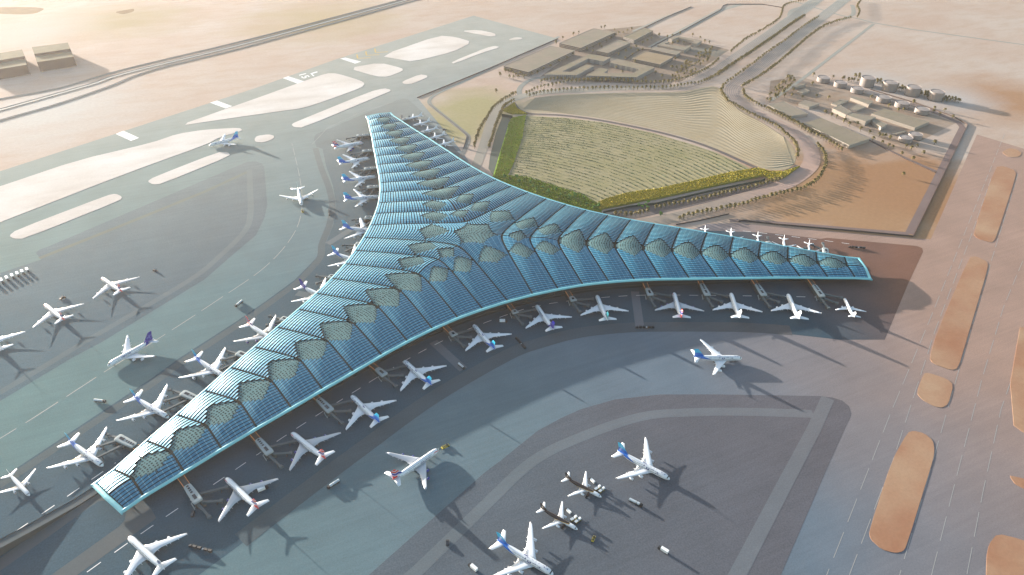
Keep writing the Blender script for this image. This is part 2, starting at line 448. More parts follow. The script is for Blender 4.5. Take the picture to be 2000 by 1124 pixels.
tag(mb.build('runway_chevron_marking', M_yellow), kind='structure')

def text_mesh(body, size=1.0, bold=.0, shear=0.0):
    """flat letters as triangles: (verts, faces), centred"""
    cu = bpy.data.curves.new('lettering', 'FONT'); cu.body = body; cu.size = size; cu.offset = bold; cu.shear = shear
    cu.align_x = 'CENTER'; cu.align_y = 'CENTER'; cu.resolution_u = 2
    o = bpy.data.objects.new('lettering', cu); COL.objects.link(o)
    bpy.context.view_layer.update()
    me = o.evaluated_get(bpy.context.evaluated_depsgraph_get()).to_mesh()
    V = [tuple(v.co) for v in me.vertices]; F = [tuple(p.vertices) for p in me.polygons]
    o.to_mesh_clear() if hasattr(o, 'to_mesh_clear') else None
    bpy.data.objects.remove(o); bpy.data.curves.remove(cu)
    return V, F
def ground_text(body, pix_o, pix_x, pix_y, z, mat):
    """letters painted on the ground: origin, end of the line of writing, top of the letters"""
    O, X, Y = UU([pix_o, pix_x, pix_y])
    V, F = text_mesh(body, 1.0, .012)
    x0, x1 = min(v[0] for v in V), max(v[0] for v in V); y0, y1 = min(v[1] for v in V), max(v[1] for v in V)
    mb = MB()
    for v in V:
        p = O + (X - O) * ((v[0] - x0) / (x1 - x0)) + (Y - O) * ((v[1] - y0) / (y1 - y0)); mb.vert((p.x, p.y, z))
    for f in F: mb.face(f)
    return tag(mb.build('runway_number_marking', mat), kind='structure')
ground_text('15', (583.5, 147), (592, 154.5), (597, 143.5), .18, M_paint)
ground_text('L', (606, 144), (612, 149.5), (619, 140), .18, M_paint)

# roads
W_ROAD = [(1092, 72), (1000, 112), (929, 149), (872, 175), (848, 187), (839, 196), (840, 204), (850, 213), (880, 237), (905, 257), (914, 266), (914, 276), (909, 290), (898, 312)]
road('service_road', W_ROAD, 11, .30, M_road)
road('service_road', [(1766, 200), (1800, 208), (1847, 229), (1872, 240), (1880, 250), (1850, 310), (1776, 457)], 15, .30, M_road, smooth=0)
road('service_road', [(1707, 184), (1760, 200), (1800, 213), (1845, 228)], 8, .29, M_road)
road('service_road', [(1425, 431), (1475, 433), (1520, 436), (1640, 446), (1774, 457)], 11, .295, M_road, smooth=0)
road('service_road', [(1660, 255), (1700, 275), (1760, 305), (1828, 335)], 8, .29, M_road)
AV_E = [(1255, 438), (1340, 420), (1420, 396), (1490, 375), (1540, 357), (1576, 331), (1586, 311), (1581, 290), (1560, 267), (1528, 246), (1490, 226), (1455, 208), (1434, 191), (1430, 175), (1444, 160), (1480, 133), (1530, 92), (1590, 46), (1640, 7), (1672, -18), (1720, -55)]
road('avenue', AV_E, 34, .34, M_avenue, 46)
AV_W = [(928, 330), (943, 290), (954, 255), (962, 230), (972, 214), (985, 203), (1003, 194), (1030, 186), (1070, 180), (1130, 177), (1200, 173), (1260, 172), (1310, 171), (1345, 165), (1380, 150), (1410, 132), (1450, 104), (1500, 70), (1550, 34), (1592, 2), (1640, -34)]
road('avenue', AV_W, 22, .33, M_avenue, 52)
road('garden_path', [(1003, 201), (1008, 209), (1017, 217), (1040, 223), (1100, 226), (1175, 236), (1275, 256), (1350, 276), (1400, 294), (1454, 318), (1487, 332), (1512, 337), (1535, 335), (1558, 324)], 11, .28, M_dark_road)
road('access_road', [(1016, 188), (1014, 177), (1020, 167), (1035, 157), (1055, 152), (1090, 150)], 15, .31, M_road)
road('desert_road', [(1540, 0), (1640, 30), (1676, 37), (1706, 45), (1781, 58), (2001, 88), (2100, 102)], 12, .2, flat_mat('pale_road', S(206, 204, 190), .9), smooth=0)
road('desert_road', [(1706, 47), (1643, 96), (1560, 160), (1504, 198)], 11, .21, bpy.data.materials['pale_road'], smooth=0)
road('desert_road', [(1272, 93), (1340, 56), (1407, 20), (1450, 8)], 26, .2, bpy.data.materials['pale_road'], smooth=0)
road('desert_road', [(1235, 62), (1300, 33), (1350, 14)], 10, .2, bpy.data.materials['pale_road'], smooth=0)
road('slip_road', [(1548, 44), (1542, 30), (1548, 20), (1570, 13), (1600, 3)], 16, .26, bpy.data.materials['pale_road'])
road('slip_road', [(1640, 40), (1664, 30), (1667, 20), (1664, 10)], 16, .26, bpy.data.materials['pale_road'])
M_lane = flat_mat('lane_line', S(126, 112, 120), .9)
for pl, offs, lo, hi in ((AV_E, (-17, -11, -5, 1, 7, 13, 18), 70, 120), (AV_W, (-18, -12, -6, 0, 6, 12, 18), 84, 120)):
    P = catmull(UU(pl), 6)[lo:hi]
    for k in offs:
        L, _r2 = ribbon_edges(P, 2 * k + .001)
        rr = road('lane_line', L, .8, .41, M_lane, smooth=0, px=False)
sheet('forecourt', [(1180, 424), (1230, 404), (1275, 401), (1480, 359), (1497, 351), (1512, 357), (1480, 372), (1330, 408), (1240, 428)], .2, M_road)
sheet('car_park_ground', [(1050, 154), (1125, 99), (1165, 60), (1260, 50), (1290, 75), (1310, 68), (1425, 98), (1330, 160), (1250, 165)], .07, sand_mat('compound_ground', S(200, 178, 156), S(214, 190, 168), S(186, 160, 136), s1=.02, amt=.5))
sheet('paved_yard', [(1180, 120), (1220, 95), (1250, 92), (1238, 118), (1218, 118)], .12, flat_mat('yard_asphalt', S(158, 152, 136), .9))
sheet('paved_yard', [(1345, 100), (1352, 92), (1420, 100), (1400, 112)], .12, bpy.data.materials['yard_asphalt'])
sheet('utility_yard', [(1505, 158), (1560, 150), (1700, 185), (1868, 240), (1770, 290), (1700, 262), (1600, 215), (1500, 200)], .07, sand_mat('yard_sand', S(228, 206, 186), S(214, 184, 156), S(200, 160, 128), s1=.01, amt=.5))

# three raised tracks beside the north-west desert
M_track = flat_mat('track_concrete', S(206, 210, 204), .85, var=.1, scale=.1)
M_barrier = flat_mat('barrier_concrete', S(150, 154, 150), .85)
TR = [([(-60, 209), (0, 194), (117, 172), (250, 134), (500, 74), (782, 0), (840, -16)], 8), ([(-60, 232), (0, 215), (175, 166), (250, 142), (500, 80), (795, 0), (850, -16)], 17), ([(-60, 258), (0, 236), (112, 204), (212, 170), (300, 137), (500, 87), (815, 0), (880, -19)], 9)]
# ------------------------------------------------------------------ terminal: three wings, one vaulted roof
M_louvre, nt, b = new_mat('roof_panel')
uvn = nt.nodes.new('ShaderNodeUVMap'); sp = nt.nodes.new('ShaderNodeSeparateXYZ'); nt.links.new(uvn.outputs[0], sp.inputs[0])
fr = mathn(nt, 'FRACT', mathn(nt, 'MULTIPLY', sp.outputs[0], 1 / 7.5))
joint = mapr(nt, mathn(nt, 'ABSOLUTE', mathn(nt, 'SUBTRACT', fr, .5)), .43, .48)
cell = noise(nt, mapping(nt, uvn.outputs[0], 0, (.13, .33, 1)), 1.0, 2)
c = mixc(nt, mapr(nt, cell, .3, .7), (.016, .13, .22), (.042, .215, .31))
c = mixc(nt, mathn(nt, 'MULTIPLY', joint, .55), c, (.26, .50, .56))
nt.links.new(c, b.inputs['Base Color']); b.inputs['Roughness'].default_value = .42; b.inputs['Specular IOR Level'].default_value = .3
b.inputs['Metallic'].default_value = .30
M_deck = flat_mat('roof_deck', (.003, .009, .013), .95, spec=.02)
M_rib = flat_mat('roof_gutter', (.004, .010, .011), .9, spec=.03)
M_ribl = flat_mat('gutter_capping', (.12, .13, .12), .6)
M_fascia = flat_mat('eave_fascia', (.15, .40, .43), .45, .0, var=.05, spec=.3)
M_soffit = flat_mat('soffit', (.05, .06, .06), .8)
M_sky, nt, b = new_mat('skylight_screen')
uvn = nt.nodes.new('ShaderNodeUVMap')
vo = nt.nodes.new('ShaderNodeTexVoronoi'); vo.inputs['Scale'].default_value = 1 / 4.2; vo.inputs['Randomness'].default_value = .25
nt.links.new(uvn.outputs[0], vo.inputs['Vector'])
dots = mapr(nt, vo.outputs['Distance'], .28, .38)
nz = noise(nt, uvn.outputs[0], .05, 2)
c = mixc(nt, nz, (.066, .132, .138), (.095, .17, .174))
c = mixc(nt, dots, (.010, .018, .020), c)
nt.links.new(c, b.inputs['Base Color']); b.inputs['Roughness'].default_value = .9; b.inputs['Specular IOR Level'].default_value = .04
M_glaz, nt, b = new_mat('facade_glass')
p = wpos(nt); sp = nt.nodes.new('ShaderNodeSeparateXYZ'); nt.links.new(p, sp.inputs[0])
hz = mapr(nt, mathn(nt, 'ABSOLUTE', mathn(nt, 'SUBTRACT', mathn(nt, 'FRACT', mathn(nt, 'MULTIPLY', sp.outputs[2], .2)), .5)), .42, .46)
c = mixc(nt, hz, (.012, .018, .020), (.06, .06, .055))
nt.links.new(c, b.inputs['Base Color']); b.inputs['Roughness'].default_value = .15

FX = [560.0, 514.3, 468.8, 423.7, 377.1, 332.3, 285.7, 240.2, 197.2, 154.4, 110.0, 66.7, 22.3]
FY = [-359.1, -342.3, -325.0, -308.6, -292.3, -275.8, -259.3, -242.5, -228.4, -216.6, -207.4, -202.4, -199.6]
def eave_z(x): return 29.0 - 17.374 * (x / 600.0) ** 2
def ridge_z(s): return 37.0 - 0.0315 * s
AX = [R(-30), R(90), R(210)]
def wing(a, s, t, side, z=0.0):
    """s along the wing's axis, t out from it, side +1 clockwise / -1 counter-clockwise"""
    return Vector((s * math.cos(a) + side * t * math.sin(a), s * math.sin(a) - side * t * math.cos(a), z))
a0 = AX[0]
RIBA = []                                # eave ends of the ribs in the wing's own frame
for x, y in zip(FX, FY):
    RIBA.append((x * math.cos(a0) + y * math.sin(a0), x * math.sin(a0) - y * math.cos(a0), eave_z(x)))
RIBM = [660.0 - 50.8 * k for k in range(13)]
SEND = 688.0
RIBS = [((SEND, RIBA[0][1] - 1.0, 13.2), SEND + 1.0)] + list(zip(RIBA, RIBM))    # index 0 is the tip edge
def half_rib(k, v):
    (sa, ta, ze), sm = RIBS[k]
    al = .12 / math.sqrt(1 + .12 ** 2)           # straight from the eave, rounded where it crosses the axis
    sv = (sm - sa * al) / (1 - al)
    t_ = ta * (1 - v)
    s_ = sv + (sa - sv) * math.sqrt((1 - v) ** 2 + .12 ** 2) / math.sqrt(1 + .12 ** 2)
    zr = ridge_z(sm)
    hw = 1 - t_ / ta
    return s_, t_, ze + (zr - ze) * math.sin(math.pi / 2 * max(0, min(1, hw)))
def env(v): return .12 + .88 * math.sin(math.pi / 2 * min(1.0, v * 1.7))

def bay_surface(wi, side, k):
    a = AX[wi]
    bul = 4.0 if k > 0 else 1.6
    def f(u, v):
        s0, t0, z0 = half_rib(k, v); s1, t1, z1 = half_rib(k + 1, v)
        p = wing(a, s0 + (s1 - s0) * u, t0 + (t1 - t0) * u, side)
        p.z = z0 + (z1 - z0) * u + bul * 4 * u * (1 - u) * env(v)
        return p
    return f
def arm_surface(fi):
    """the bay in the middle of a facade, open to the centre of the roof"""
    aL, aR = AX[(fi + 2) % 3], AX[fi]        # clockwise neighbour of the facade is wing fi (its +1 side)
    rot = fi * 2 * math.pi / 3
    def f(u, v):
        s, t, z = half_rib(13 - 0, v) if False else half_rib(len(RIBS) - 1, v)
        Rr = wing(aR, s, t, 1, z); L = wing(aL, s, t, -1, z)
        e = Vector((math.sin(rot), -math.cos(rot), 0)) * 199.3
        mid = e * (1 - v); mid.z = 29.0 + 8.0 * math.sin(math.pi / 2 * v) + 4.5 * env(v) * (1 - .6 * v)
        q = mid * 2 - (L + Rr) * .5
        return L * (1 - u) ** 2 + q * (2 * u * (1 - u)) + Rr * u ** 2
    return f

def sky_gaps(kind, v, L):
    g = []
    if kind == 'single':
        va = 1 - (9 + .26 * L) / L
        if v > va:
            w_ = .5 * min(1.0, (v - va) / (1 - va) * 1.06) ** .75; g.append((.5 - w_, .5 + w_))
    elif kind == 'double':
        q = 1 - abs(v - .77) / .17
        if q > 0: g.append((.5 - .47 * q ** .8, .5 + .47 * q ** .8))
    elif kind == 'triple':
        q = 1 - abs(v - .70) / .16
        if q > 0: g.append((.5 - .46 * q ** .8, .5 + .46 * q ** .8))
        q = (v - .87) / .13
        if q > 0: g.append((.45 - .36 * q, .45 + .36 * q))
    elif kind == 'centre':
        q = 1 - abs(v - .62) / .14
        if q > 0: g.append((.5 - .44 * q ** .8, .5 + .44 * q ** .8))
        q = (v - .80) / .20
        if q > 0: g.append((.5 - .46 * q ** .9, .5 + .46 * q ** .9))
    return g

T_root = empty('airport_terminal', (0, 0, 0), 0, 'long three-winged airport terminal under a blue vaulted roof with diamond skylights', 'airport terminal')

def make_bay(f, kind, flip, pitch=5.2):
    L = sum((f(.5, (i + 1) / 20) - f(.5, i / 20)).length for i in range(20))
    W = (f(1, .4) - f(0, .4)).length
    n = max(6, int(round(L / pitch)))
    lou, sks = MB(), [MB(), MB()]
    NS = 12
    # deck
    NV = 16; gid = {}
    for i in range(NV + 1):
        for j in range(NS + 1):
            p = f(j / NS, i / NV); gid[i, j] = lou.vert((p.x, p.y, p.z - .9))
    for i in range(NV):
        for j in range(NS):
            q = (gid[i, j], gid[i, j + 1], gid[i + 1, j + 1], gid[i + 1, j])
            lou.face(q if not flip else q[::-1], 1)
    mu = 1.0 / W
    def plate(u0, u1, v0, v1):
        m_ = max(2, int(NS * (u1 - u0) + .99))
        lo, hi, bk = [], [], []
        for j in range(m_ + 1):
            u = u0 + (u1 - u0) * j / m_
            p = f(u, v0); q = f(u, v1)
            lo.append(lou.vert((p.x, p.y, p.z + .22))); hi.append(lou.vert((q.x, q.y, q.z + .62))); bk.append(lou.vert((q.x, q.y, q.z - .9)))
        for j in range(m_):
            ua, ub = (u0 + (u1 - u0) * j / m_) * W, (u0 + (u1 - u0) * (j + 1) / m_) * W
            va, vb = v0 * L, v1 * L
            q = (lo[j], lo[j + 1], hi[j + 1], hi[j]); uv = ((ua, va), (ub, va), (ub, vb), (ua, vb))
            if flip: q, uv = q[::-1], uv[::-1]
            lou.face(q, 0, uv)
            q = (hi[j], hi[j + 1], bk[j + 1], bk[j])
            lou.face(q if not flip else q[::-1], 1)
        for e in (0, m_):
            q = (lo[e], hi[e], bk[e]); lou.face(q, 1)
    def screen(u0, u1, v0, v1):
        sk = sks[1 if (kind == 'triple' and v0 + v1 > 1.73) or (kind == 'centre' and v0 + v1 > 1.58) else 0]
        m_ = max(1, int(NS * (u1 - u0) + .99))
        for j in range(m_):
            ua, ub = u0 + (u1 - u0) * j / m_, u0 + (u1 - u0) * (j + 1) / m_
            P = [f(ua, v0), f(ub, v0), f(ub, v1), f(ua, v1)]
            uv = ((ua * W, v0 * L), (ub * W, v0 * L), (ub * W, v1 * L), (ua * W, v1 * L))
            P = [(p.x, p.y, p.z - .55) for p in P]
            if flip: P, uv = P[::-1], uv[::-1]
            sk.quad(*P, 0, uv)
    us = 15.0
    for i in range(n):
        v0, v1 = i / n, (i + .66) / n
        gaps = sky_gaps(kind, (i + .5) / n, L)
        cuts = []
        for a_, b_ in sorted(gaps):
            if cuts and a_ < cuts[-1][1]: cuts[-1] = (cuts[-1][0], max(b_, cuts[-1][1]))
            else: cuts.append((a_, b_))
        x = 1.3 * mu; end = 1 - 1.3 * mu
        for a_, b_ in cuts:
            a_, b_ = max(a_, 1.3 * mu), min(b_, 1 - 1.3 * mu)
            if a_ - x > 2.0 * mu: plate(x, a_, v0, v1)
            screen(a_ + .7 * mu, b_ - .7 * mu, i / n, (i + 1) / n)
            x = b_
        if end - x > 2.0 * mu: plate(x, end, v0, v1)
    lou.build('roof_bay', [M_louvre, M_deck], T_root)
    for sk in sks:
        if sk.f: sk.build('skylight', M_sky, T_root)

for wi in range(3):
    for side in (1, -1):
        for k in range(len(RIBS) - 1):
            kind = 'none' if k == 0 else ('triple' if k == 12 else 'double' if k == 11 else 'single')
            make_bay(bay_surface(wi, side, k), kind, side > 0)
    # gutters between the vaults
    for k in range(1, len(RIBS)):
        pts = [wing(AX[wi], *half_rib(k, v / 12)[:2], 1, half_rib(k, v / 12)[2]) for v in range(13)]
        pts += [wing(AX[wi], *half_rib(k, v / 12)[:2], -1, half_rib(k, v / 12)[2]) for v in range(11, -1, -1)]
        mb = MB()
        for a_, b_ in zip(pts, pts[1:]):
            pass
        rings = []
        for i, p in enumerate(pts):
            d = pts[min(i + 1, len(pts) - 1)] - pts[max(i - 1, 0)]; d.z = 0; d.normalize(); nn = Vector((-d.y, d.x, 0))
            rings.append([p + nn * 1.7 + Vector((0, 0, -.5)), p + nn * 1.3 + Vector((0, 0, .7)), p + nn * .5 + Vector((0, 0, 1.0)),
                          p - nn * .5 + Vector((0, 0, 1.0)), p - nn * 1.3 + Vector((0, 0, .7)), p - nn * 1.7 + Vector((0, 0, -.5))])
        mb.loft(rings, 0, closed=False)
        rib_o = mb.build('roof_gutter', M_rib, T_root)
for fi in range(3):
    make_bay(arm_surface(fi), "centre", False)

# eave line of a facade, tip corner to tip corner
def facade_line(fi):
    rot = fi * 2 * math.pi / 3; c_, s_ = math.cos(rot), math.sin(rot)
    half = [(x, y, eave_z(x)) for x, y in zip(FX, FY)]
    (sa, ta, ze) = RIBS[0][0]
    tip = wing(AX[0], sa, ta, 1, ze)
    half = [(tip.x, tip.y, ze)] + half
    pts = [(-x, y, z) for x, y, z in half] + [(x, y, z) for x, y, z in half[::-1]]
    return [Vector((c_ * x - s_ * y, s_ * x + c_ * y, z)) for x, y, z in pts]
PROF = [(-.3, -.2), (.5, .5), (1.6, .9), (2.8, .75), (3.9, .1), (4.4, -.9), (4.1, -2.0), (3.0, -2.7), (-1.0, -3.0)]
PROF_E = [(-.3, -.2), (.6, .6), (1.8, .8), (3.6, .3), (5.0, -.7), (5.4, -1.4), (5.0, -2.2), (3.0, -2.9), (-1.0, -3.0)]
corners = {}
for fi in range(3):
    P = catmull(facade_line(fi)[1:-1], 3); ends = facade_line(fi); P = [ends[0]] + P + [ends[-1]]
    rings = []; mb = MB()
    for i, p in enumerate(P):
        d = P[min(i + 1, len(P) - 1)] - P[max(i - 1, 0)]; d.z = 0; d.normalize(); nn = Vector((d.y, -d.x, 0))
        ext = d * (-5.5 if i == 0 else 5.5 if i == len(P) - 1 else 0)
        rings.append([p + nn * o + Vector((0, 0, z)) + (ext * max(0, min(1, (o + 1) / 5)) if ext.length else ext) for o, z in PROF])
    mb.loft(rings, 0, closed=False)
    mb.build('eave_fascia', M_fascia, T_root, smooth=True)
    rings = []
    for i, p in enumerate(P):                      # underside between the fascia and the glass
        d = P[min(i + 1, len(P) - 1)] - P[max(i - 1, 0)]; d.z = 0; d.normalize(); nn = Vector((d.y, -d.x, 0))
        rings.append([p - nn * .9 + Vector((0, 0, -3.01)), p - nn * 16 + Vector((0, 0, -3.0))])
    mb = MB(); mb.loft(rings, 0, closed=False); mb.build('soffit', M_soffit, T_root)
    mb = MB(); rings = []
    for i, p in enumerate(P[1:-1]):
        j = i + 1
        d = P[j + 1] - P[j - 1]; d.z = 0; d.normalize(); nn = Vector((d.y, -d.x, 0))
        q = p - nn * 13
        rings.append([Vector((q.x, q.y, 0)), Vector((q.x, q.y, p.z - 2.9))])
    mb.loft(rings, 0, closed=False); mb.build('glazed_facade', M_glaz, T_root)
for wi in range(3):
    a = AX[wi]; mb = MB(); rings = []
    (sa, ta, ze) = RIBS[0][0]
    for t in (1, .5, .2, 0, -.2, -.5, -1):
        tt = abs(t) * ta; z = half_rib(0, 1 - abs(t))[2] if abs(t) < 1 else ze
        p = wing(a, sa + (1 - abs(t)), abs(t) * ta, 1 if t > 0 else -1, z)
        d = Vector((math.cos(a), math.sin(a), 0)); side = Vector((math.sin(a), -math.cos(a), 0)) * (1 if t > 0 else -1)
        e = 5.6 if abs(t) == 1 else 0
        rings.append([p + d * o + Vector((0, 0, zz)) + side * e * max(0, min(1, (o + .5) / 6)) for o, zz in PROF_E])
    mb.loft(rings, 0, closed=False); mb.build('end_fascia', M_fascia, T_root)
    mb = MB(); P = [wing(a, SEND - 12, RIBS[0][0][1] - 11, s_, 0) for s_ in (1, -1)]
    mb.quad((P[0].x, P[0].y, 0), (P[1].x, P[1].y, 0), (P[1].x, P[1].y, 12), (P[0].x, P[0].y, 12))
    mb.build('end_glazing', M_glaz, T_root)
    mb = MB(); P = [wing(a, s_, t_, d_, 10.6) for s_, t_, d_ in ((SEND + 2, ta, 1), (SEND + 2, ta, -1), (SEND - 14, ta - 2, -1), (SEND - 14, ta - 2, 1))]
    mb.quad(*P); mb.build('end_soffit', M_soffit, T_root)
# ------------------------------------------------------------------ aircraft
def paint(name, col, rough=.3, spec=.5, var=.03):
    return flat_mat(name, col, rough, 0, var, .15, spec)
M_white = paint('aircraft_white', (.52, .54, .56))
M_grey = paint('aircraft_grey', (.34, .36, .38), .4)
M_navy = paint('engine_navy', (.012, .016, .20), .35)
M_dark = flat_mat('dark_window', (.012, .014, .018), .2, spec=.6)
M_tyre = flat_mat('tyre_rubber', (.012, .012, .012), .85)
M_metal = flat_mat('bare_metal', (.35, .36, .37), .4, .6)
M_red = paint('livery_red', (.50, .025, .02), .35)
M_blue = paint('livery_blue', (.006, .10, .40), .35)
M_cyan = paint('livery_cyan', (.03, .36, .55), .35)
M_ink = paint('lettering_navy', (.006, .012, .12), .6)
M_gold = paint('livery_gold', (.42, .24, .03), .35)
M_brown = paint('livery_brown', (.018, .010, .007), .35)
M_violet = paint('livery_violet', (.010, .008, .20), .35)
M_teal = paint('livery_teal', (.02, .16, .20), .4)

def livery_mat(name, base, test, col):
    """paint scheme: test(nt, x, y, z) gives a 0..1 mask in the aircraft's own metres; (mask, colour) pairs"""
    m, nt, b = new_mat(name)
    sp = nt.nodes.new('ShaderNodeSeparateXYZ'); nt.links.new(nt.nodes.new('ShaderNodeTexCoord').outputs['Object'], sp.inputs[0])
    c = base
    for k in test(nt, *sp.outputs): c = mixc(nt, k[0], c, k[1])
    if isinstance(c, tuple): b.inputs['Base Color'].default_value = (*c, 1)
    else: nt.links.new(c, b.inputs['Base Color'])
    b.inputs['Roughness'].default_value = .3
    return m
def lt(nt, a, b): return mathn(nt, 'LESS_THAN', a, b)
def gt(nt, a, b): return mathn(nt, 'GREATER_THAN', a, b)
def AND(nt, *k):
    r = k[0]
    for q in k[1:]: r = mathn(nt, 'MULTIPLY', r, q)
    return r
WH = (.52, .54, .56)
def fus_sweep(nt, x, y, z):
    top = mathn(nt, 'ADD', mathn(nt, 'MULTIPLY', x, -.30), 3.7)          # upper edge climbs towards the tail
    low = mathn(nt, 'ADD', mathn(nt, 'MULTIPLY', x, -.10), 4.6)
    return [(AND(nt, lt(nt, x, -11), lt(nt, z, top), gt(nt, z, low), gt(nt, x, -36)), (.006, .10, .40))]
def fin_sweep(nt, x, y, z):
    cut = mathn(nt, 'ADD', mathn(nt, 'MULTIPLY', mathn(nt, 'SINE', mathn(nt, 'MULTIPLY', x, .35)), 1.2), 15.8)
    return [(1.0, (.03, .36, .55)), (lt(nt, z, cut), (.006, .10, .40))]
def fin_flag(nt, x, y, z):
    w_ = mathn(nt, 'ADD', mathn(nt, 'ADD', z, mathn(nt, 'MULTIPLY', x, .55)), mathn(nt, 'MULTIPLY', mathn(nt, 'SINE', mathn(nt, 'MULTIPLY', x, .55)), 1.1))
    A = lambda a, b_: AND(nt, gt(nt, w_, a), lt(nt, w_, b_))
    return [(A(-9.5, -5.0), (.50, .025, .02)), (A(-3.8, -.3), (.012, .02, .22)), (A(.6, 3.4), (.50, .025, .02)), (gt(nt, w_, 4.6), (.50, .025, .02))]
def fus_flag(nt, x, y, z):
    return [(AND(nt, lt(nt, x, -29), gt(nt, z, mathn(nt, 'ADD', mathn(nt, 'MULTIPLY', x, .18), 14.4))), (.50, .025, .02)),
            (lt(nt, z, 3.2), (.03, .045, .16))]
def fin_dots(nt, x, y, z):
    vo = nt.nodes.new('ShaderNodeTexVoronoi'); vo.inputs['Scale'].default_value = .55
    nt.links.new(nt.nodes.new('ShaderNodeTexCoord').outputs['Object'], vo.inputs['Vector'])
    return [(1.0, (.010, .008, .20)), (AND(nt, lt(nt, vo.outputs['Distance'], .33), lt(nt, z, 19), gt(nt, z, 11.5)), (.16, .20, .50))]
def fus_brown(nt, x, y, z):
    e = mathn(nt, 'ADD', mathn(nt, 'MULTIPLY', x, .13), 5.2)
    e2 = mathn(nt, 'ADD', e, -.55)
    return [(AND(nt, lt(nt, x, 16), gt(nt, z, e2)), (.42, .24, .03)), (AND(nt, lt(nt, x, 16), gt(nt, z, e)), (.018, .010, .007))]
def fin_plain(c): return lambda nt, x, y, z: [(1.0, c)]
def fin_diamond(nt, x, y, z):
    d = mathn(nt, 'ADD', mathn(nt, 'ABSOLUTE', mathn(nt, 'MULTIPLY', mathn(nt, 'ADD', mathn(nt, 'ADD', x, 29.5), mathn(nt, 'MULTIPLY', mathn(nt, 'SUBTRACT', z, 16), .62)), .25)), mathn(nt, 'ABSOLUTE', mathn(nt, 'MULTIPLY', mathn(nt, 'SUBTRACT', z, 16), .16)))
    return [(lt(nt, d, 1.0), (.010, .05, .20))]
LIV = {
    'swoosh': dict(fus=livery_mat('fuselage_blue_sweep', WH, fus_sweep, 0), fin=livery_mat('fin_cyan_blue', WH, fin_sweep, 0), eng=M_white, wing=M_white, text=('KUWAIT', 7.4, 14.5, 40)),
    'flag': dict(fus=livery_mat('fuselage_red_tail', WH, fus_flag, 0), fin=livery_mat('fin_red_white_blue', WH, fin_flag, 0), eng=M_navy, wing=M_grey, text=('BRITISH AIRWAYS', 1.9, 12, 12), ribbon=True),
    'violet': dict(fus=livery_mat('fuselage_violet', WH, lambda nt, x, y, z: [(AND(nt, lt(nt, x, mathn(nt, 'ADD', mathn(nt, 'MULTIPLY', z, -.9), -14.5)), gt(nt, x, -33.5)), (.010, .008, .20))], 0), fin=livery_mat('fin_violet', WH, fin_dots, 0), eng=M_white, wing=M_white, text=('AIRBUS A380', 2.6, 9, 32)),
    'teal': dict(fus=M_white, fin=livery_mat('fin_teal', WH, fin_plain((.02, .16, .20)), 0), eng=M_white, wing=M_white, text=None),
    'plain': dict(fus=M_white, fin=M_white, eng=M_white, wing=M_white, text=None),
    'diamond': dict(fus=M_white, fin=livery_mat('fin_diamond', WH, fin_diamond, 0), eng=M_white, wing=M_white, text=None),
    'brown': dict(fus=livery_mat('fuselage_brown_top', WH, fus_brown, 0), fin=livery_mat('fin_brown', WH, fin_plain((.018, .010, .007)), 0), eng=M_white, wing=M_white, text=None),
}
JUMBO = dict(rings=[(36.5, 5.0, .05, .05), (36.2, 5.05, .65, .7), (35.5, 5.25, 1.35, 1.5), (34.2, 5.55, 2.1, 2.35), (32.5, 5.85, 2.75, 3.15), (30, 6.05, 3.25, 3.8), (27, 6.15, 3.5, 4.1), (22, 6.2, 3.57, 4.2), (8, 6.2, 3.57, 4.2),
    (-8, 6.2, 3.57, 4.2), (-14, 6.4, 3.5, 4.0), (-20, 6.95, 3.05, 3.45), (-26, 7.75, 2.3, 2.6), (-31, 8.4, 1.5, 1.75), (-34.5, 8.8, .85, 1.0), (-36.5, 9.0, .25, .3)],
    wing=[(2.6, 14.5, 21.0, 4.3, 2.3), (7.5, 10.0, 15.2, 4.6, 1.7), (14, 5.0, 10.8, 5.2, 1.15), (26, -4.2, 7.2, 6.5, .7), (36, -11.6, 4.4, 7.8, .42), (39.3, -14.6, 2.9, 8.3, .28)],
    tail=[(.8, -25.5, 9.4, 9.0, .9), (6, -28.6, 7.2, 9.3, .6), (14.3, -33.6, 4.1, 9.9, .3)],
    fin=[(9.2, -17.5, 18.0, .9), (11.2, -21.5, 13.4, .8), (17, -26.0, 9.6, .6), (23.6, -31.3, 6.0, .35)],
    eng=[(14.9, 7.6, 3.0, 1.75, 5.4), (-14.9, 7.6, 3.0, 1.75, 5.4), (25.7, -.2, 4.2, 1.65, 5.0), (-25.7, -.2, 4.2, 1.65, 5.0)],
    gear=[(27.5, 0), (-1.0, 4.4), (-1.0, -4.4), (-4.5, 2.3), (-4.5, -2.3)], cock=(33.2, 34.5), win=[(8, -20, 27, -20), (40, -14, 24, -14)], nose_tip=36.5)
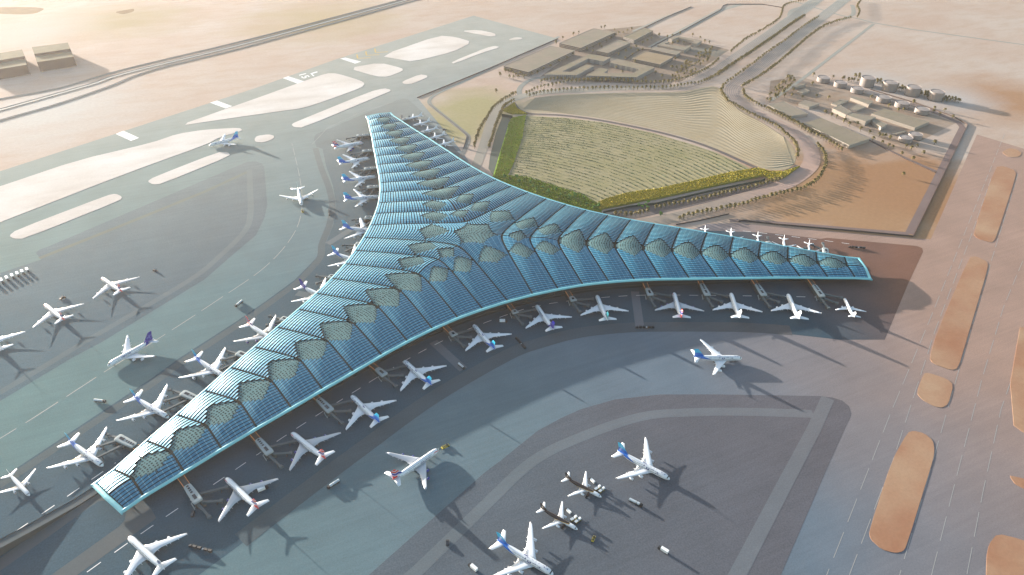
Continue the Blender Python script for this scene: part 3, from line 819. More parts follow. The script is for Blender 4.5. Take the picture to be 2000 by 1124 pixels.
TWIN = dict(rings=[(27.5, 4.0, .05, .05), (27.2, 4.05, .5, .5), (26.4, 4.2, 1.1, 1.15), (25, 4.45, 1.75, 1.85), (23, 4.65, 2.25, 2.4), (20, 4.75, 2.5, 2.7), (8, 4.8, 2.52, 2.72), (-6, 4.8, 2.52, 2.72), (-11, 4.95, 2.4, 2.55), (-17, 5.4, 1.85, 2.05),
    (-22, 5.9, 1.2, 1.35), (-26, 6.3, .6, .7), (-27.5, 6.45, .2, .25)],
    wing=[(1.8, 7.5, 11.0, 3.3, 1.4), (7, 3.4, 7.2, 3.7, .9), (15, -1.8, 4.6, 4.6, .55), (24.2, -7.8, 1.9, 5.8, .25)],
    tail=[(.5, -19.5, 6.2, 6.6, .6), (9.6, -25.4, 2.5, 7.3, .25)],
    fin=[(7.0, -14.0, 12.5, .6), (8.3, -17.0, 9.0, .5), (15.8, -24.2, 4.0, .25)],
    eng=[(8.4, 6.6, 2.2, 1.45, 4.8), (-8.4, 6.6, 2.2, 1.45, 4.8)],
    gear=[(20.5, 0), (-1.0, 4.2), (-1.0, -4.2)], cock=(24.4, 25.6), win=[(10, -16, 21, -16)], nose_tip=27.5)

def fus_point(spec, x, th, off=0.0):
    rg = spec['rings']
    for a, b in zip(rg, rg[1:]):
        if b[0] <= x <= a[0]:
            t = (a[0] - x) / (a[0] - b[0])
            zc, ry, rz = [a[i] + (b[i] - a[i]) * t for i in (1, 2, 3)]
            return Vector((x, (ry + off) * math.cos(th), zc + (rz + off) * math.sin(th)))
    return Vector((x, 0, 5))

def section(x0, chord, y, z, th, vert=False):
    """closed aerofoil-like ring: leading edge at x0, running aft"""
    q = [(0, 0), (.08, .42), (.3, .5), (.65, .3), (1, .03), (1, -.03), (.65, -.28), (.3, -.42), (.08, -.34)]
    if vert: return [Vector((x0 - chord * a, b * th, z)) for a, b in q]
    return [Vector((x0 - chord * a, y, z + b * th)) for a, b in q]

def make_aircraft(kind, livery):
    s = JUMBO if kind == 'jumbo' else TWIN
    lv = LIV[livery]
    root = empty('airliner')
    n = 20; mb = MB()
    mb.loft([[Vector((x, ry * math.cos(2 * math.pi * k / n), zc + rz * math.sin(2 * math.pi * k / n))) for k in range(n)] for x, zc, ry, rz in s['rings']])
    if kind == 'jumbo':                                     # belly fairing
        mb.loft([[Vector((x, a * math.cos(2 * math.pi * k / 12), 3.4 + h * math.sin(2 * math.pi * k / 12))) for k in range(12)] for x, a, h in ((17, .3, .3), (13, 3.2, 1.5), (3, 4.1, 1.9), (-7, 3.6, 1.7), (-13, .5, .4))])
    mb.build('fuselage', lv['fus'], root, True)
    for sg in (1, -1):
        mb = MB(); mb.loft([section(x0, c, sg * y, z, th) for y, x0, c, z, th in s['wing']])
        if kind == 'jumbo':
            for y, x0, c, z, th in ((10, 8, 13, 4.2, 0), (18.5, 1.4, 9.5, 5.2, 0), (22.5, -1.6, 8.3, 5.8, 0), (30.5, -7.6, 5.9, 6.7, 0)):      # flap track fairings
                mb.tube([(x0 - c * .55, sg * y, z - .1), (x0 - c * .9, sg * y, z - .45), (x0 - c * 1.22, sg * y, z - .1)], [.15, .45, .08], 6)
            y, x0, c, z, th = s['wing'][-1]
            mb.loft([section(x0 - .6, c * .85, sg * (y + .05), z - 1.0, .12), section(x0 - 1.4, c * .45, sg * (y + .3), z + 1.5, .08)])
        mb.build('wing', lv['wing'], root, True)
        mb = MB(); mb.loft([section(x0, c, sg * y, z, th) for y, x0, c, z, th in s['tail']]); mb.build('tailplane', M_white, root, True)
    mb = MB(); mb.loft([section(x0, c, 0, z, th, True) for z, x0, c, th in s['fin']]); mb.build('tail_fin', lv['fin'], root, False)
    for y, x, z, r_, L in s['eng']:
        mb = MB(); k = 14
        prof = [(0, .80), (.0, .93), (-.06, 1.0), (-.35, 1.0), (-.72, .86), (-.86, .62), (-1.0, .42)]
        mb.loft([[Vector((x + a * L, y + r_ * q * math.cos(2 * math.pi * j / k), z + r_ * q * math.sin(2 * math.pi * j / k))) for j in range(k)] for a, q in prof], cap=False)
        mb.loft([[Vector((x - L, y + r_ * q * math.cos(2 * math.pi * j / k), z + r_ * q * math.sin(2 * math.pi * j / k))) for j in range(k)] for q in (.42, .02)], cap=False)
        en = mb.build('engine', lv['eng'], root, True)
        mb = MB(); mb.loft([[Vector((x - .18 * L + dd, y + r_ * q * math.cos(2 * math.pi * j / k), z + r_ * q * math.sin(2 * math.pi * j / k))) for j in range(k)] for q, dd in ((.82, 0), (.25, 0), (.02, .7))], cap=False)
        mb.build('fan', M_dark, en, True)
        mb = MB(); mb.loft([[Vector((x - .15 * L, y - .2, z + r_ * .9)), Vector((x - .15 * L, y + .2, z + r_ * .9)), Vector((x - .5 * L, y + .2, z + r_ * 1.5)), Vector((x - .5 * L, y - .2, z + r_ * 1.5))],
                            [Vector((x - .8 * L, y - .2, z + r_ * .6)), Vector((x - .8 * L, y + .2, z + r_ * .6)), Vector((x - 1.25 * L, y + .2, z + r_ * 1.3)), Vector((x - 1.25 * L, y - .2, z + r_ * 1.3))]])
        mb.build('pylon', lv['wing'], en)
    for gx, gy in s['gear']:
        mb = MB(); mb.tube([(gx, gy, .7), (gx, gy, 3.0)], .22, 6); g_o = mb.build('landing_gear', M_metal, root)
        for dx in ((0,) if gx > 10 else (-.9, .9)):
            mb = MB()
            for dy in (-.55, .55):
                mb.tube([(gx + dx, gy + dy - .2, .68), (gx + dx, gy + dy + .2, .68)], .66, 10)
            mb.build('wheel_pair', M_tyre, g_o)
    c0, c1 = s['cock']; mb = MB()
    A = [R(20 + 140 * i / 12) for i in range(13)]
    for a, b in zip(A, A[1:]):
        mb.quad(fus_point(s, c0 - .35 * abs(math.cos(a)), a, .05), fus_point(s, c0 - .35 * abs(math.cos(b)), b, .05), fus_point(s, c1 - .7 * abs(math.cos(b)) ** 2, b, .05), fus_point(s, c1 - .7 * abs(math.cos(a)) ** 2, a, .05))
    mb.build('cockpit_window', M_dark, root)
    for th, xa, xb, _x in s['win']:
        for sd_ in (0, 1):
            mb = MB(); x = xa
            while x < xb:
                x2 = min(x + 6.2, xb)
                for q in range(3):
                    p, p2 = x + (x2 - x - .9) * q / 3, x + (x2 - x - .9) * (q + 1) / 3
                    t0, t1 = R(th - 2.6), R(th + 2.6)
                    if sd_: t0, t1 = math.pi - t0, math.pi - t1
                    mb.quad(fus_point(s, p, t0, .04), fus_point(s, p2, t0, .04), fus_point(s, p2, t1, .04), fus_point(s, p, t1, .04))
                x = x2
            mb.build('window_row', M_dark, root)
    if lv.get('text'):
        body, size, xc, th = lv['text']
        V, F = text_mesh(body, size, .04 * size, .15)
        for sd_ in (0, 1):
            mb = MB()
            for vx, vy, vz in V:
                dth = vy / 3.85
                if sd_ == 0: p = fus_point(s, xc + 9 - vx - 9 + 0, R(th) + dth, .06); p = fus_point(s, xc - vx, R(th) + dth, .06)
                else: p = fus_point(s, xc + vx, math.pi - R(th) - dth, .06)
                mb.vert(p)
            for f_ in F: mb.face(f_)
            mb.build('lettering', M_ink, root)
    if lv.get('ribbon'):
        for sd_ in (0, 1):
            mb = MB(); pr = None
            for i in range(9):
                t = i / 8; x = 34.3 - 8.5 * t; th = R(10 + 20 * math.sin(t * 2.6) + 6 * t); wd = R(9 + 9 * math.sin(math.pi * t) * .8)
                a, b = th - wd / 2, th + wd / 2
                if sd_: a, b = math.pi - a, math.pi - b
                q = (fus_point(s, x, a, .07), fus_point(s, x, b, .07))
                if pr: mb.quad(pr[0], q[0], q[1], pr[1])
                pr = q
            mb.build('ribbon_mark', M_red, root)
    if livery == 'brown':
        pass
    return root

PROTO = {}
def place_aircraft(kind, livery, nose, tail, label, group=None, scale=1.0, flip=False):
    key = (kind, livery)
    s = JUMBO if kind == 'jumbo' else TWIN
    if key in PROTO: o = copy_tree(PROTO[key])
    else: o = PROTO[key] = make_aircraft(kind, livery)
    zn, zt = s['rings'][0][1] * scale, s['rings'][-1][1] * scale
    A, B = U(nose[0], nose[1], zn), U(tail[0], tail[1], zt)
    d = A - B; rz = math.atan2(d.y, d.x)
    mid = (A + B) / 2
    o.location = (mid.x, mid.y, .3); o.rotation_euler = (0, 0, rz); o.scale = (scale,) * 3
    o.name = 'airliner'
    tag(o, label, 'airliner', group)
    return o

G1 = 'airliners parked nose-in at the front facade'
G2 = 'airliners parked nose-in at the west facade'
G3 = 'small white airliners behind the far wing'
G4 = 'small white airliners behind the right wing'
PL = [
    ('jumbo', 'diamond', (251, 1049), (322, 1113), 'white four-engined airliner with a dark blue diamond on its fin, below the near tip', None),
    ('jumbo', 'flag', (440, 934), (506, 995), 'red-tailed grey-winged airliner at the front facade, nearest the near tip', G1),
    ('jumbo', 'flag', (567, 845), (638, 898), 'red-tailed grey-winged airliner second from the near tip along the front facade', G1),
    ('jumbo', 'swoosh', (682, 770), (746, 830), 'blue-tailed airliner next to the two red-tailed ones at the front facade, lower of that pair', G1),
    ('jumbo', 'swoosh', (784, 702), (848, 757), 'blue-tailed airliner fourth from the near tip along the front facade, beside a small dark cart', G1),
    ('jumbo', 'swoosh', (921, 632), (970, 687), 'blue-tailed airliner fifth from the near tip, under the bend of the front eave', G1),
    ('jumbo', 'violet', (1046, 596), (1083, 646), 'violet-tailed white airliner parked at the front facade', G1),
    ('jumbo', 'teal', (1164, 576), (1188, 629), 'teal-finned white airliner parked at the front facade', G1),
    ('jumbo', 'flag', (1315, 571), (1332, 624), 'red-tailed airliner between white ones at the right part of the front facade', G1),
    ('jumbo', 'plain', (1426, 572), (1446, 624), 'plain white airliner right of the red-tailed one at the front facade', G1),
    ('jumbo', 'plain', (1537, 574), (1562, 626), 'plain white airliner left of the small one near the right wing tip', G1),
    ('twin', 'plain', (1649, 585), (1668, 619), 'small white twin-engined airliner near the right wing tip', G1),
    ('jumbo', 'swoosh', (203, 912), (133, 860), 'blue-tailed airliner at the west facade, nearest the near tip, left of a lit gate', G2),
    ('jumbo', 'swoosh', (328, 816), (262, 776), 'blue-tailed airliner second from the near tip along the west facade', G2),
    ('jumbo', 'swoosh', (443, 740), (378, 697), 'blue-tailed airliner behind the violet-tailed taxiing one, nose under the west eave', G2),
    ('jumbo', 'flag', (545, 672), (480, 630), 'red-finned white airliner with navy engines half under the west eave', G2),
    ('jumbo', 'violet', (648, 588), (588, 559), 'violet-finned airliner mostly hidden under the west eave', G2),
    ('jumbo', 'swoosh', (712, 516), (652, 494), 'blue-tailed airliner at the bend of the west facade, right half hidden', G2),
    ('jumbo', 'swoosh', (733, 454), (676, 444), 'blue-tailed airliner just above the bend of the west facade', G2),
    ('jumbo', 'swoosh', (736, 386), (679, 388), 'blue-tailed airliner at the far wing, nearest of its row of three', G2),
    ('jumbo', 'swoosh', (731, 347), (674, 352), 'blue-tailed airliner at the far wing, middle of its row of three', G2),
    ('jumbo', 'swoosh', (720, 311), (664, 318), 'blue-tailed airliner at the far wing next to the red-tailed one', G2),
    ('jumbo', 'flag', (709, 280), (652, 288), 'red-tailed airliner at the far wing, below the topmost gate bridge', G2),
    ('twin', 'plain', (57, 968), (19, 927), 'white twin-engined airliner left of the near wing tip', None, .95),
    ('jumbo', 'flag', (86, 595), (128, 627), 'red-tailed airliner parked in the open on the left, nearer the left edge', None),
    ('jumbo', 'flag', (197, 543), (241, 572), 'red-tailed airliner parked in the open on the left, farther from the left edge', None),
    ('jumbo', 'plain', (-34, 652), (8, 685), 'white airliner cut off by the left edge of the picture', None),
    ('jumbo', 'violet', (215, 713), (296, 664), 'white airliner with a tall violet fin taxiing on the left taxiway', None),
    ('jumbo', 'swoosh', (410, 285), (465, 268), 'blue-tailed airliner taxiing far off by the sand islands', None),
    ('jumbo', 'teal', (590, 405), (581, 364), 'teal-finned white airliner taxiing towards the viewer behind a small tug', None),
    ('jumbo', 'flag', (859, 877), (764, 939), 'red-tailed airliner being towed by a yellow tug in the foreground', None),
    ('jumbo', 'swoosh', (1450, 701), (1353, 697), 'blue-tailed airliner taxiing to the right below the right wing', None),
    ('jumbo', 'swoosh', (1308, 937), (1206, 880), 'blue-tailed airliner alone on the dark field right of the brown-topped pair', None),
    ('jumbo', 'swoosh', (1077, 1121), (974, 1057), 'blue-tailed airliner at the bottom edge, wing cut off by the picture', None),
    ('twin', 'brown', (1173, 971), (1105, 933), 'brown-topped cargo airliner, upper of the pair with loaders beside it', 'brown-topped cargo airliners', .92),
    ('twin', 'brown', (1126, 1034), (1057, 993), 'brown-topped cargo airliner, lower of the pair with loaders beside it', 'brown-topped cargo airliners', .92),
]
for q in PL:
    place_aircraft(q[0], q[1], q[2], q[3], q[4], q[5], q[6] if len(q) > 6 else 1.0)
ordn = ['first', 'second', 'third', 'fourth', 'fifth']
for i, (n_, t_) in enumerate([((793, 234), (823, 226)), ((808, 246), (838, 237)), ((823, 259), (851, 251)), ((838, 272), (866, 263)), ((857, 285), (882, 277))]):
    place_aircraft('twin', 'plain', n_, t_, 'small white airliner behind the far wing, %s from the wing tip' % ordn[i], G3, .9)
for i, x in enumerate([(1582, 496, 1580, 471), (1534, 486, 1531, 463), (1484, 478, 1480, 458), (1434, 470, 1428, 451), (1384, 464, 1378, 447)]):
    place_aircraft('twin', 'plain', (x[0] - 1, x[1] + 7), (x[2] - .5, x[3] + 5), 'small white airliner nose-in behind the right wing, %s from the wing tip' % ordn[i], G4, .9)
# ------------------------------------------------------------------ gates
M_gate_roof = flat_mat('gate_roof', (.24, .27, .27), .8, var=.06, scale=.1, spec=.08)
M_gate_dark = flat_mat('gate_cladding', (.05, .052, .05), .7)
M_bridge = flat_mat('bridge_shell', (.085, .10, .105), .8, .0, var=.1, scale=.2, spec=.08)
M_bridge_dk = flat_mat('bridge_undercarriage', (.035, .037, .04), .7)
M_amber, nt, b = new_mat('gate_strip_lamp')
b.inputs['Base Color'].default_value = (.3, .12, .03, 1); b.inputs['Emission Color'].default_value = (1, .42, .12, 1); b.inputs['Emission Strength'].default_value = .12
def facade_frame(fi, X0):
    xs = [-x for x in FX] + FX[::-1]; ys = FY + FY[::-1]
    def yy(x):
        for (xa, ya), (xb, yb) in zip(zip(xs, ys), zip(xs[1:], ys[1:])):
            if xa <= x <= xb: return ya + (yb - ya) * (x - xa) / (xb - xa)
        return ys[0]
    rot = fi * 2 * math.pi / 3
    d = Vector((2, yy(X0 + 1) - yy(X0 - 1), 0)).normalized()
    ang = math.atan2(d.y, d.x) - math.pi / 2 + rot
    c, s = math.cos(rot), math.sin(rot); y = yy(X0)
    return Vector((c * X0 - s * y, s * X0 + c * y, 0)), ang
def gate(fi, X0, L, label, group):
    loc, ang = facade_frame(fi, X0)
    g_ = empty('boarding_gate', loc, ang, label, 'boarding gate', group)
    hl = 33.0 if L > 28 else max(9.0, L - 4)
    n0 = L - hl
    mb = MB(); mb.box((n0 - 20) / 2, 0, 4.6, n0 + 20, 7.0, 9.2); mb.build('link_corridor', M_gate_dark, g_)
    mb = MB()
    for sg in (1, -1): mb.box((n0 - 16) / 2, sg * 3.7, 8.9, n0 + 15, .35, .5)
    mb.build('corridor_lamp', M_amber, g_)
    mb = MB(); mb.box(n0 + hl / 2, 0, 4.7, hl - 1.2, 8.6, 9.4); mb.build('gate_lounge', M_gate_dark, g_)
    # rounded roof, broader towards the outer end
    rings = []
    for q, ww, zz in ((0, 3.6, 9.5), (.04, 4.4, 9.6), (.5, 5.2, 9.8), (.93, 5.6, 10.0), (1.0, 4.8, 9.7)):
        x = n0 + hl * q
        rings.append([Vector((x, -ww, zz - 1.1)), Vector((x, -ww, zz + .4)), Vector((x, -ww * .8, zz + 1.1)), Vector((x, 0, zz + 1.35)), Vector((x, ww * .8, zz + 1.1)), Vector((x, ww, zz + .4)), Vector((x, ww, zz - 1.1))])
    mb = MB(); mb.loft(rings); rf = mb.build('gate_roof', M_gate_roof, g_)
    if hl > 20:
        for q, lx, ly in ((.10, 2.2, 2.6), (.22, 2.2, 2.6), (.34, 2.2, 2.6), (.46, 2.2, 2.6), (.72, 8.0, 3.4)):
            mb = MB(); mb.box(n0 + hl * q, -.4, 11.3, lx, ly, .5)
            if lx > 4:
                for k in range(5): mb.box(n0 + hl * q - 3.2 + 1.6 * k, -.4, 11.6, .4, 3.4, .25)
            mb.build('roof_vent', M_dark, rf)
    else:
        mb = MB(); mb.box(n0 + hl * .6, 0, 11.3, hl * .4, 3.4, .5); mb.build('roof_vent', M_dark, rf)
    for (a, b_, lab) in (((L - 1, -1.2), (L + 23, .6), 0), ((L - min(14, hl * .6), 5.0), (L - 2, 33), 1), ((L + .5, 4.6), (L + 12, 19), 1)):
        br = None
        A, B = Vector((a[0], a[1], 5.6)), Vector((b_[0], b_[1], 5.2)); d = (B - A); Ln = d.length; d.normalize()
        mb = MB(); mid = A + d * Ln * .5
        mb.beam(A, mid, 3.0, 2.8); mb.beam(mid - d * 1.0, B, 2.4, 2.3)
        br = mb.build('passenger_bridge', M_bridge, g_)
        mb = MB(); mb.tube([(A.x, A.y, 0), (A.x, A.y, 7.4)], 2.1, 12); mb.build('rotunda', M_bridge, br)
        mb = MB(); mb.beam(B - d * .3, B + d * 2.6, 4.2, 3.2); mb.beam(B + d * 2.6, B + d * 3.6, 4.6, 3.5); mb.build('bridge_cab', M_bridge, br)
        wpt = A + d * Ln * .82; nn = Vector((-d.y, d.x, 0))
        mb = MB()
        for sg in (1, -1):
            mb.beam(wpt + nn * 1.5 * sg + Vector((0, 0, -5.0)), wpt + nn * 1.5 * sg + Vector((0, 0, .5)), .5, .5)
            mb.tube([(wpt + nn * (1.5 * sg - .3)) * 1 + Vector((0, 0, -4.75)), (wpt + nn * (1.5 * sg + .3)) + Vector((0, 0, -4.75))], .7, 8)
        mb.beam(wpt + nn * 1.9 + Vector((0, 0, -3.6)), wpt - nn * 1.9 + Vector((0, 0, -3.6)), 1.0, .6)
        mb.build('bridge_wheels', M_bridge_dk, br)
    mb = MB()                                                # service stair frame beside the lounge
    mb.beam((L - 9, -6.4, 4.5), (L - 1, -6.4, .4), 1.1, .5); mb.beam((L - 9, -6.4, 4.5), (L - 9, -4.6, 4.5), 1.1, .3); mb.beam((L - 1, -6.9, 3.4), (L - 1, -4.4, 3.4), .4, .4)
    mb.build('service_stair', M_gate_roof, g_)
    return g_
GN = ['first', 'second', 'third', 'fourth', 'fifth', 'sixth', 'seventh', 'eighth', 'ninth', 'tenth', 'eleventh']
for i, (x, L) in enumerate([(-519, 51), (-429, 43), (-340, 32), (-252, 24), (-125, 16), (-13, 13), (90, 16), (220, 24), (310, 31), (398, 38), (489, 47)]):
    gate(0, x, L, 'boarding gate pier with three bridges on the front facade, %s from the near wing tip' % GN[i], 'boarding gates on the front facade')
for i, (x, L) in enumerate([(523, 48), (433, 38), (342, 30), (254, 28), (128, 26), (15, 22), (-84, 28), (-216, 31), (-302, 32), (-392, 30), (-481, 38)]):
    gate(2, x, L, 'boarding gate pier with three bridges on the west facade, %s from the near wing tip' % GN[i], 'boarding gates on the west facade')
for i, (x, L) in enumerate([(-533, 30), (-440, 24), (440, 24), (535, 30)]):
    gate(1, x, L, 'boarding gate pier at the back, ' + ['by the right wing tip', 'behind the right wing, second from its tip', 'behind the far wing, second from its tip', 'by the far wing tip'][i], 'boarding gates at the back of the terminal')

# ------------------------------------------------------------------ ground vehicles
M_vwhite = flat_mat('vehicle_white', (.62, .63, .62), .4)
M_vsilver = flat_mat('tank_silver', (.40, .44, .46), .35, .3)
M_vdark = flat_mat('vehicle_dark', (.014, .015, .017), .5)
M_vyel = flat_mat('vehicle_yellow', (.30, .24, .02), .5)
M_vbrn = flat_mat('vehicle_brown', (.03, .018, .014), .6)
def wheels(root, xs, w, r_=.55):
    for x in xs:
        for sg in (1, -1):
            mb = MB(); mb.tube([(x, sg * w - .2, r_), (x, sg * w + .2, r_)], r_, 9); mb.build('wheel', M_tyre, root)
def v_tanker(s=1.0):
    r0 = empty('tanker_truck')
    mb = MB(); mb.box(-1, 0, 1.1, 12.5, 2.5, .5); mb.build('chassis', M_vdark, r0)
    for x0, x1 in ((-7, .2), (.7, 3.6)):
        mb = MB(); mb.tube([(x0, 0, 2.6), (x0 + .15, 0, 2.6), (x1 - .15, 0, 2.6), (x1, 0, 2.6)], [.9, 1.35, 1.35, .9], 12); mb.build('tank', M_vsilver, r0, False)
    mb = MB(); mb.loft([[Vector((x, -1.25, a)), Vector((x, 1.25, a)), Vector((x, 1.25, b_)), Vector((x, -1.25, b_))] for x, a, b_ in ((4.0, .9, 3.5), (6.0, .9, 3.4), (6.6, .9, 2.3))]); cb = mb.build('cab', M_vdark, r0)
    mb = MB(); mb.quad((6.08, -1.1, 3.3), (6.62, -1.1, 2.4), (6.62, 1.1, 2.4), (6.08, 1.1, 3.3)); mb.build('windscreen', M_dark, cb)
    wheels(r0, (-5.6, -4.2, 4.9), 1.2); return r0
def v_box():
    r0 = empty('box_truck')
    mb = MB(); mb.box(0, 0, 1.0, 9.6, 2.4, .5); mb.build('chassis', M_vdark, r0)
    mb = MB(); mb.box(-1.2, 0, 2.75, 7.0, 2.8, 3.0); mb.build('cargo_box', M_vwhite, r0)
    mb = MB(); mb.loft([[Vector((x, -1.2, a)), Vector((x, 1.2, a)), Vector((x, 1.2, b_)), Vector((x, -1.2, b_))] for x, a, b_ in ((2.7, .8, 3.2), (4.6, .8, 3.1), (5.2, .8, 2.0))]); cb = mb.build('cab', M_vdark, r0)
    mb = MB(); mb.quad((4.68, -1.05, 3.0), (5.22, -1.05, 2.1), (5.22, 1.05, 2.1), (4.68, 1.05, 3.0)); mb.build('windscreen', M_dark, cb)
    wheels(r0, (-3.2, 3.9), 1.15); return r0
def v_train():
    r0 = empty('baggage_train')
    mb = MB(); mb.box(9.5, 0, 1.0, 3.4, 1.8, 1.0); mb.box(9.0, 0, 2.0, 1.4, 1.7, 1.4); mb.build('tractor', M_vdark, r0)
    for x in (5, .2, -6.2, -10.6):
        mb = MB(); mb.box(x, 0, .9, 4.0, 2.2, .4); mb.box(x, 0, 2.0, 3.7, 2.1, 1.8); mb.box(x + 2.2, 0, .8, 1.2, .2, .2); mb.build('baggage_cart', M_vdark, r0)
    mb = MB(); mb.box(-3.0, 0, 1.2, 1.6, 1.4, .9); mb.box(-3, 0, .7, 6, .2, .2); mb.build('dolly', M_vsilver, r0)
    wheels(r0, (10.4, 8.4, 5, .2, -6.2, -10.6), .9, .4); return r0
def v_tug(mt=None):
    mt = mt or M_vyel
    r0 = empty('aircraft_tug')
    mb = MB(); mb.loft([[Vector((x, -1.6, .5)), Vector((x, 1.6, .5)), Vector((x, 1.6, h)), Vector((x, -1.6, h))] for x, h in ((-4.4, 1.4), (-4, 1.8), (3.6, 1.8), (4.4, 1.2))]); mb.build('body', mt, r0)
    mb = MB(); mb.box(2.2, 0, 2.3, 1.8, 2.4, 1.1); mb.build('cab', M_dark, r0)
    mb = MB()
    for k in range(3): mb.box(-2.6 + 1.5 * k, 0, 1.9, .9, 2.4, .25)
    mb.build('grille', M_vdark, r0)
    mb = MB(); mb.beam((-4.4, 0, .8), (-9.0, 0, .9), .35, .35); mb.build('tow_bar', M_vbrn, r0)
    wheels(r0, (-2.8, 2.8), 1.6, .7); return r0
def v_car():
    r0 = empty('service_car')
    mb = MB(); mb.loft([[Vector((x, -.95, a)), Vector((x, .95, a)), Vector((x, .95, b_)), Vector((x, -.95, b_))] for x, a, b_ in ((-2.5, .5, 1.1), (-2.2, .4, 1.3), (2.2, .4, 1.2), (2.6, .5, .9))]); mb.build('body', M_vdark, r0)
    mb = MB(); mb.loft([[Vector((x, -.8, 1.2)), Vector((x, .8, 1.2)), Vector((x, .75, h)), Vector((x, -.75, h))] for x, h in ((-2.0, 1.3), (-1.3, 2.1), (.4, 2.1), (1.3, 1.3))]); mb.build('cabin', M_dark, r0)
    wheels(r0, (-1.5, 1.6), .95, .4); return r0
def v_loader():
    r0 = empty('cargo_loader')
    mb = MB(); mb.box(0, 0, .8, 9, 3.2, .5); mb.build('chassis', M_vdark, r0)
    for x in (-2.6, 2.6):
        mb = MB()
        for sg in (1, -1): mb.beam((x - 1.6, 1.3 * sg, 1.0), (x + 1.6, 1.3 * sg, 4.2), .25, .3); mb.beam((x + 1.6, 1.2 * sg, 1.0), (x - 1.6, 1.2 * sg, 4.2), .25, .3)
        mb.build('scissor_lift', M_vyel, r0)
        mb = MB(); mb.box(x, 0, 4.4, 4.4, 3.2, .35); mb.build('platform', M_vsilver, r0)
    mb = MB(); mb.box(-2.6, 0, 5.6, 3.0, 2.4, 2.0); mb.build('container', M_vwhite, r0)
    wheels(r0, (-3.4, 3.4), 1.5, .5); return r0
def v_stairs():
    r0 = empty('stair_truck')
    mb = MB(); mb.box(0, 0, .9, 7, 2.2, .6); mb.box(2.6, 0, 1.8, 1.6, 2.1, 1.4); mb.build('chassis', M_vdark, r0)
    mb = MB(); mb.beam((3.2, 0, 1.6), (-4.6, 0, 5.0), 1.6, .4)
    for sg in (1, -1): mb.beam((3.2, .85 * sg, 2.4), (-4.6, .85 * sg, 5.9), .1, .8)
    mb.build('stair_flight', M_vbrn, r0)
    wheels(r0, (-2.4, 2.4), 1.05, .45); return r0
VP = {}
def vehicle(fn, a, b_, label, cat, group=None, scale=1.25):
    k = fn.__name__
    if k in VP: o = copy_tree(VP[k])
    else: o = VP[k] = fn()
    A, B = U(*a), U(*b_); d = B - A
    o.location = (A.x, A.y, .25); o.rotation_euler = (0, 0, math.atan2(d.y, d.x)); o.scale = (scale,) * 3
    o.name = o.name.split('.')[0]
    return tag(o, label, cat, group)
TKN = ['nearest the left edge', 'second from the left edge', 'third from the left edge', 'fourth from the left edge', 'fifth from the left edge', 'sixth from the left edge', 'farthest from the left edge']
for i, (x, y) in enumerate([(-5, 556), (5, 551), (15.5, 546.5), (26, 542), (36, 538), (45.5, 534), (55, 530)]):
    vehicle(v_box, (x, y + 1), (x + 3, y + 6), 'white-topped truck in the row on the left apron, ' + TKN[i], 'truck', 'trucks in a row on the left apron', 1.35)
vehicle(v_tanker, (197, 786), (207, 787), 'silver tanker truck on the lower left taxiway above the blue-tailed airliners', 'tanker truck')
vehicle(v_tanker, (467, 596), (462, 600), 'silver tanker truck alone on the taxiway west of the terminal', 'tanker truck')
vehicle(v_tanker, (651, 949), (642, 955), 'long silver tanker truck on the taxiway between two red-tailed airliners', 'tanker truck')
vehicle(v_tanker, (902, 718), (908, 723), 'silver tanker truck on the apron right of the KUWAIT airliners', 'tanker truck', None, 1.1)
vehicle(v_tanker, (1242, 985), (1252, 990), 'silver tanker truck on the dark field below the lone blue-tailed airliner', 'tanker truck')
vehicle(v_box, (514, 958), (521, 955), 'pale box truck under the wing of the nearest red-tailed airliner', 'truck')
vehicle(v_box, (983, 630), (990, 630), 'pale box truck in the shade of the front eave', 'truck')
vehicle(v_box, (1295, 1077), (1287, 1072), 'white box truck alone near the bottom right of the dark field', 'truck')
vehicle(v_box, (924, 1111), (917, 1105), 'white box truck at the bottom edge, left of the blue-tailed airliner', 'truck')
vehicle(v_train, (391, 1073), (380, 1070), 'dark baggage train on the lower apron right of the diamond-finned airliner', 'baggage train')
vehicle(v_train, (1016, 671), (1009, 663), 'dark baggage train below the violet-tailed airliner at the front facade', 'baggage train')
vehicle(v_train, (1258, 641), (1245, 641), 'dark baggage train between the teal-finned and a red-tailed airliner', 'baggage train')
vehicle(v_train, (1672, 485), (1660, 484), 'dark baggage train on reddish asphalt beyond the right wing tip', 'baggage train')
vehicle(v_train, (643, 416), (642, 408), 'dark baggage train beside the far taxiing teal-finned airliner', 'baggage train', None, 1.1)
vehicle(v_tug, (870, 874), (876, 871), 'yellow tug towing the red-tailed airliner in the foreground', 'tug')
vehicle(v_tug, (1159, 1054), (1161, 1049), 'small yellow tug below the brown-topped airliners', 'tug', None, .9)
t_ = vehicle(v_tug, (591, 414), (592, 420), 'dark tug in front of the teal-finned taxiing airliner', 'tug')
vehicle(v_car, (123, 584), (116, 587), 'dark car between the two red-tailed airliners on the left', 'car', None, 2.0)
vehicle(v_car, (303, 530), (298, 528), 'lone dark car on the asphalt right of the red-tailed airliners', 'car', None, 1.8)
vehicle(v_car, (377, 1006), (378, 1001), 'dark car beside the nearest gate bridges', 'car', None, 1.6)
vehicle(v_car, (859, 719), (862, 717), 'dark car by the wing tip of a KUWAIT airliner at the front facade', 'car', None, 1.6)
vehicle(v_car, (874, 1062), (874, 1056), 'small dark car on the pale strip left of the bottom blue-tailed airliner', 'car', None, 1.6)
vehicle(v_car, (868, 255), (874, 255), 'dark car on the pavement behind the far wing', 'car', None, 2.0)
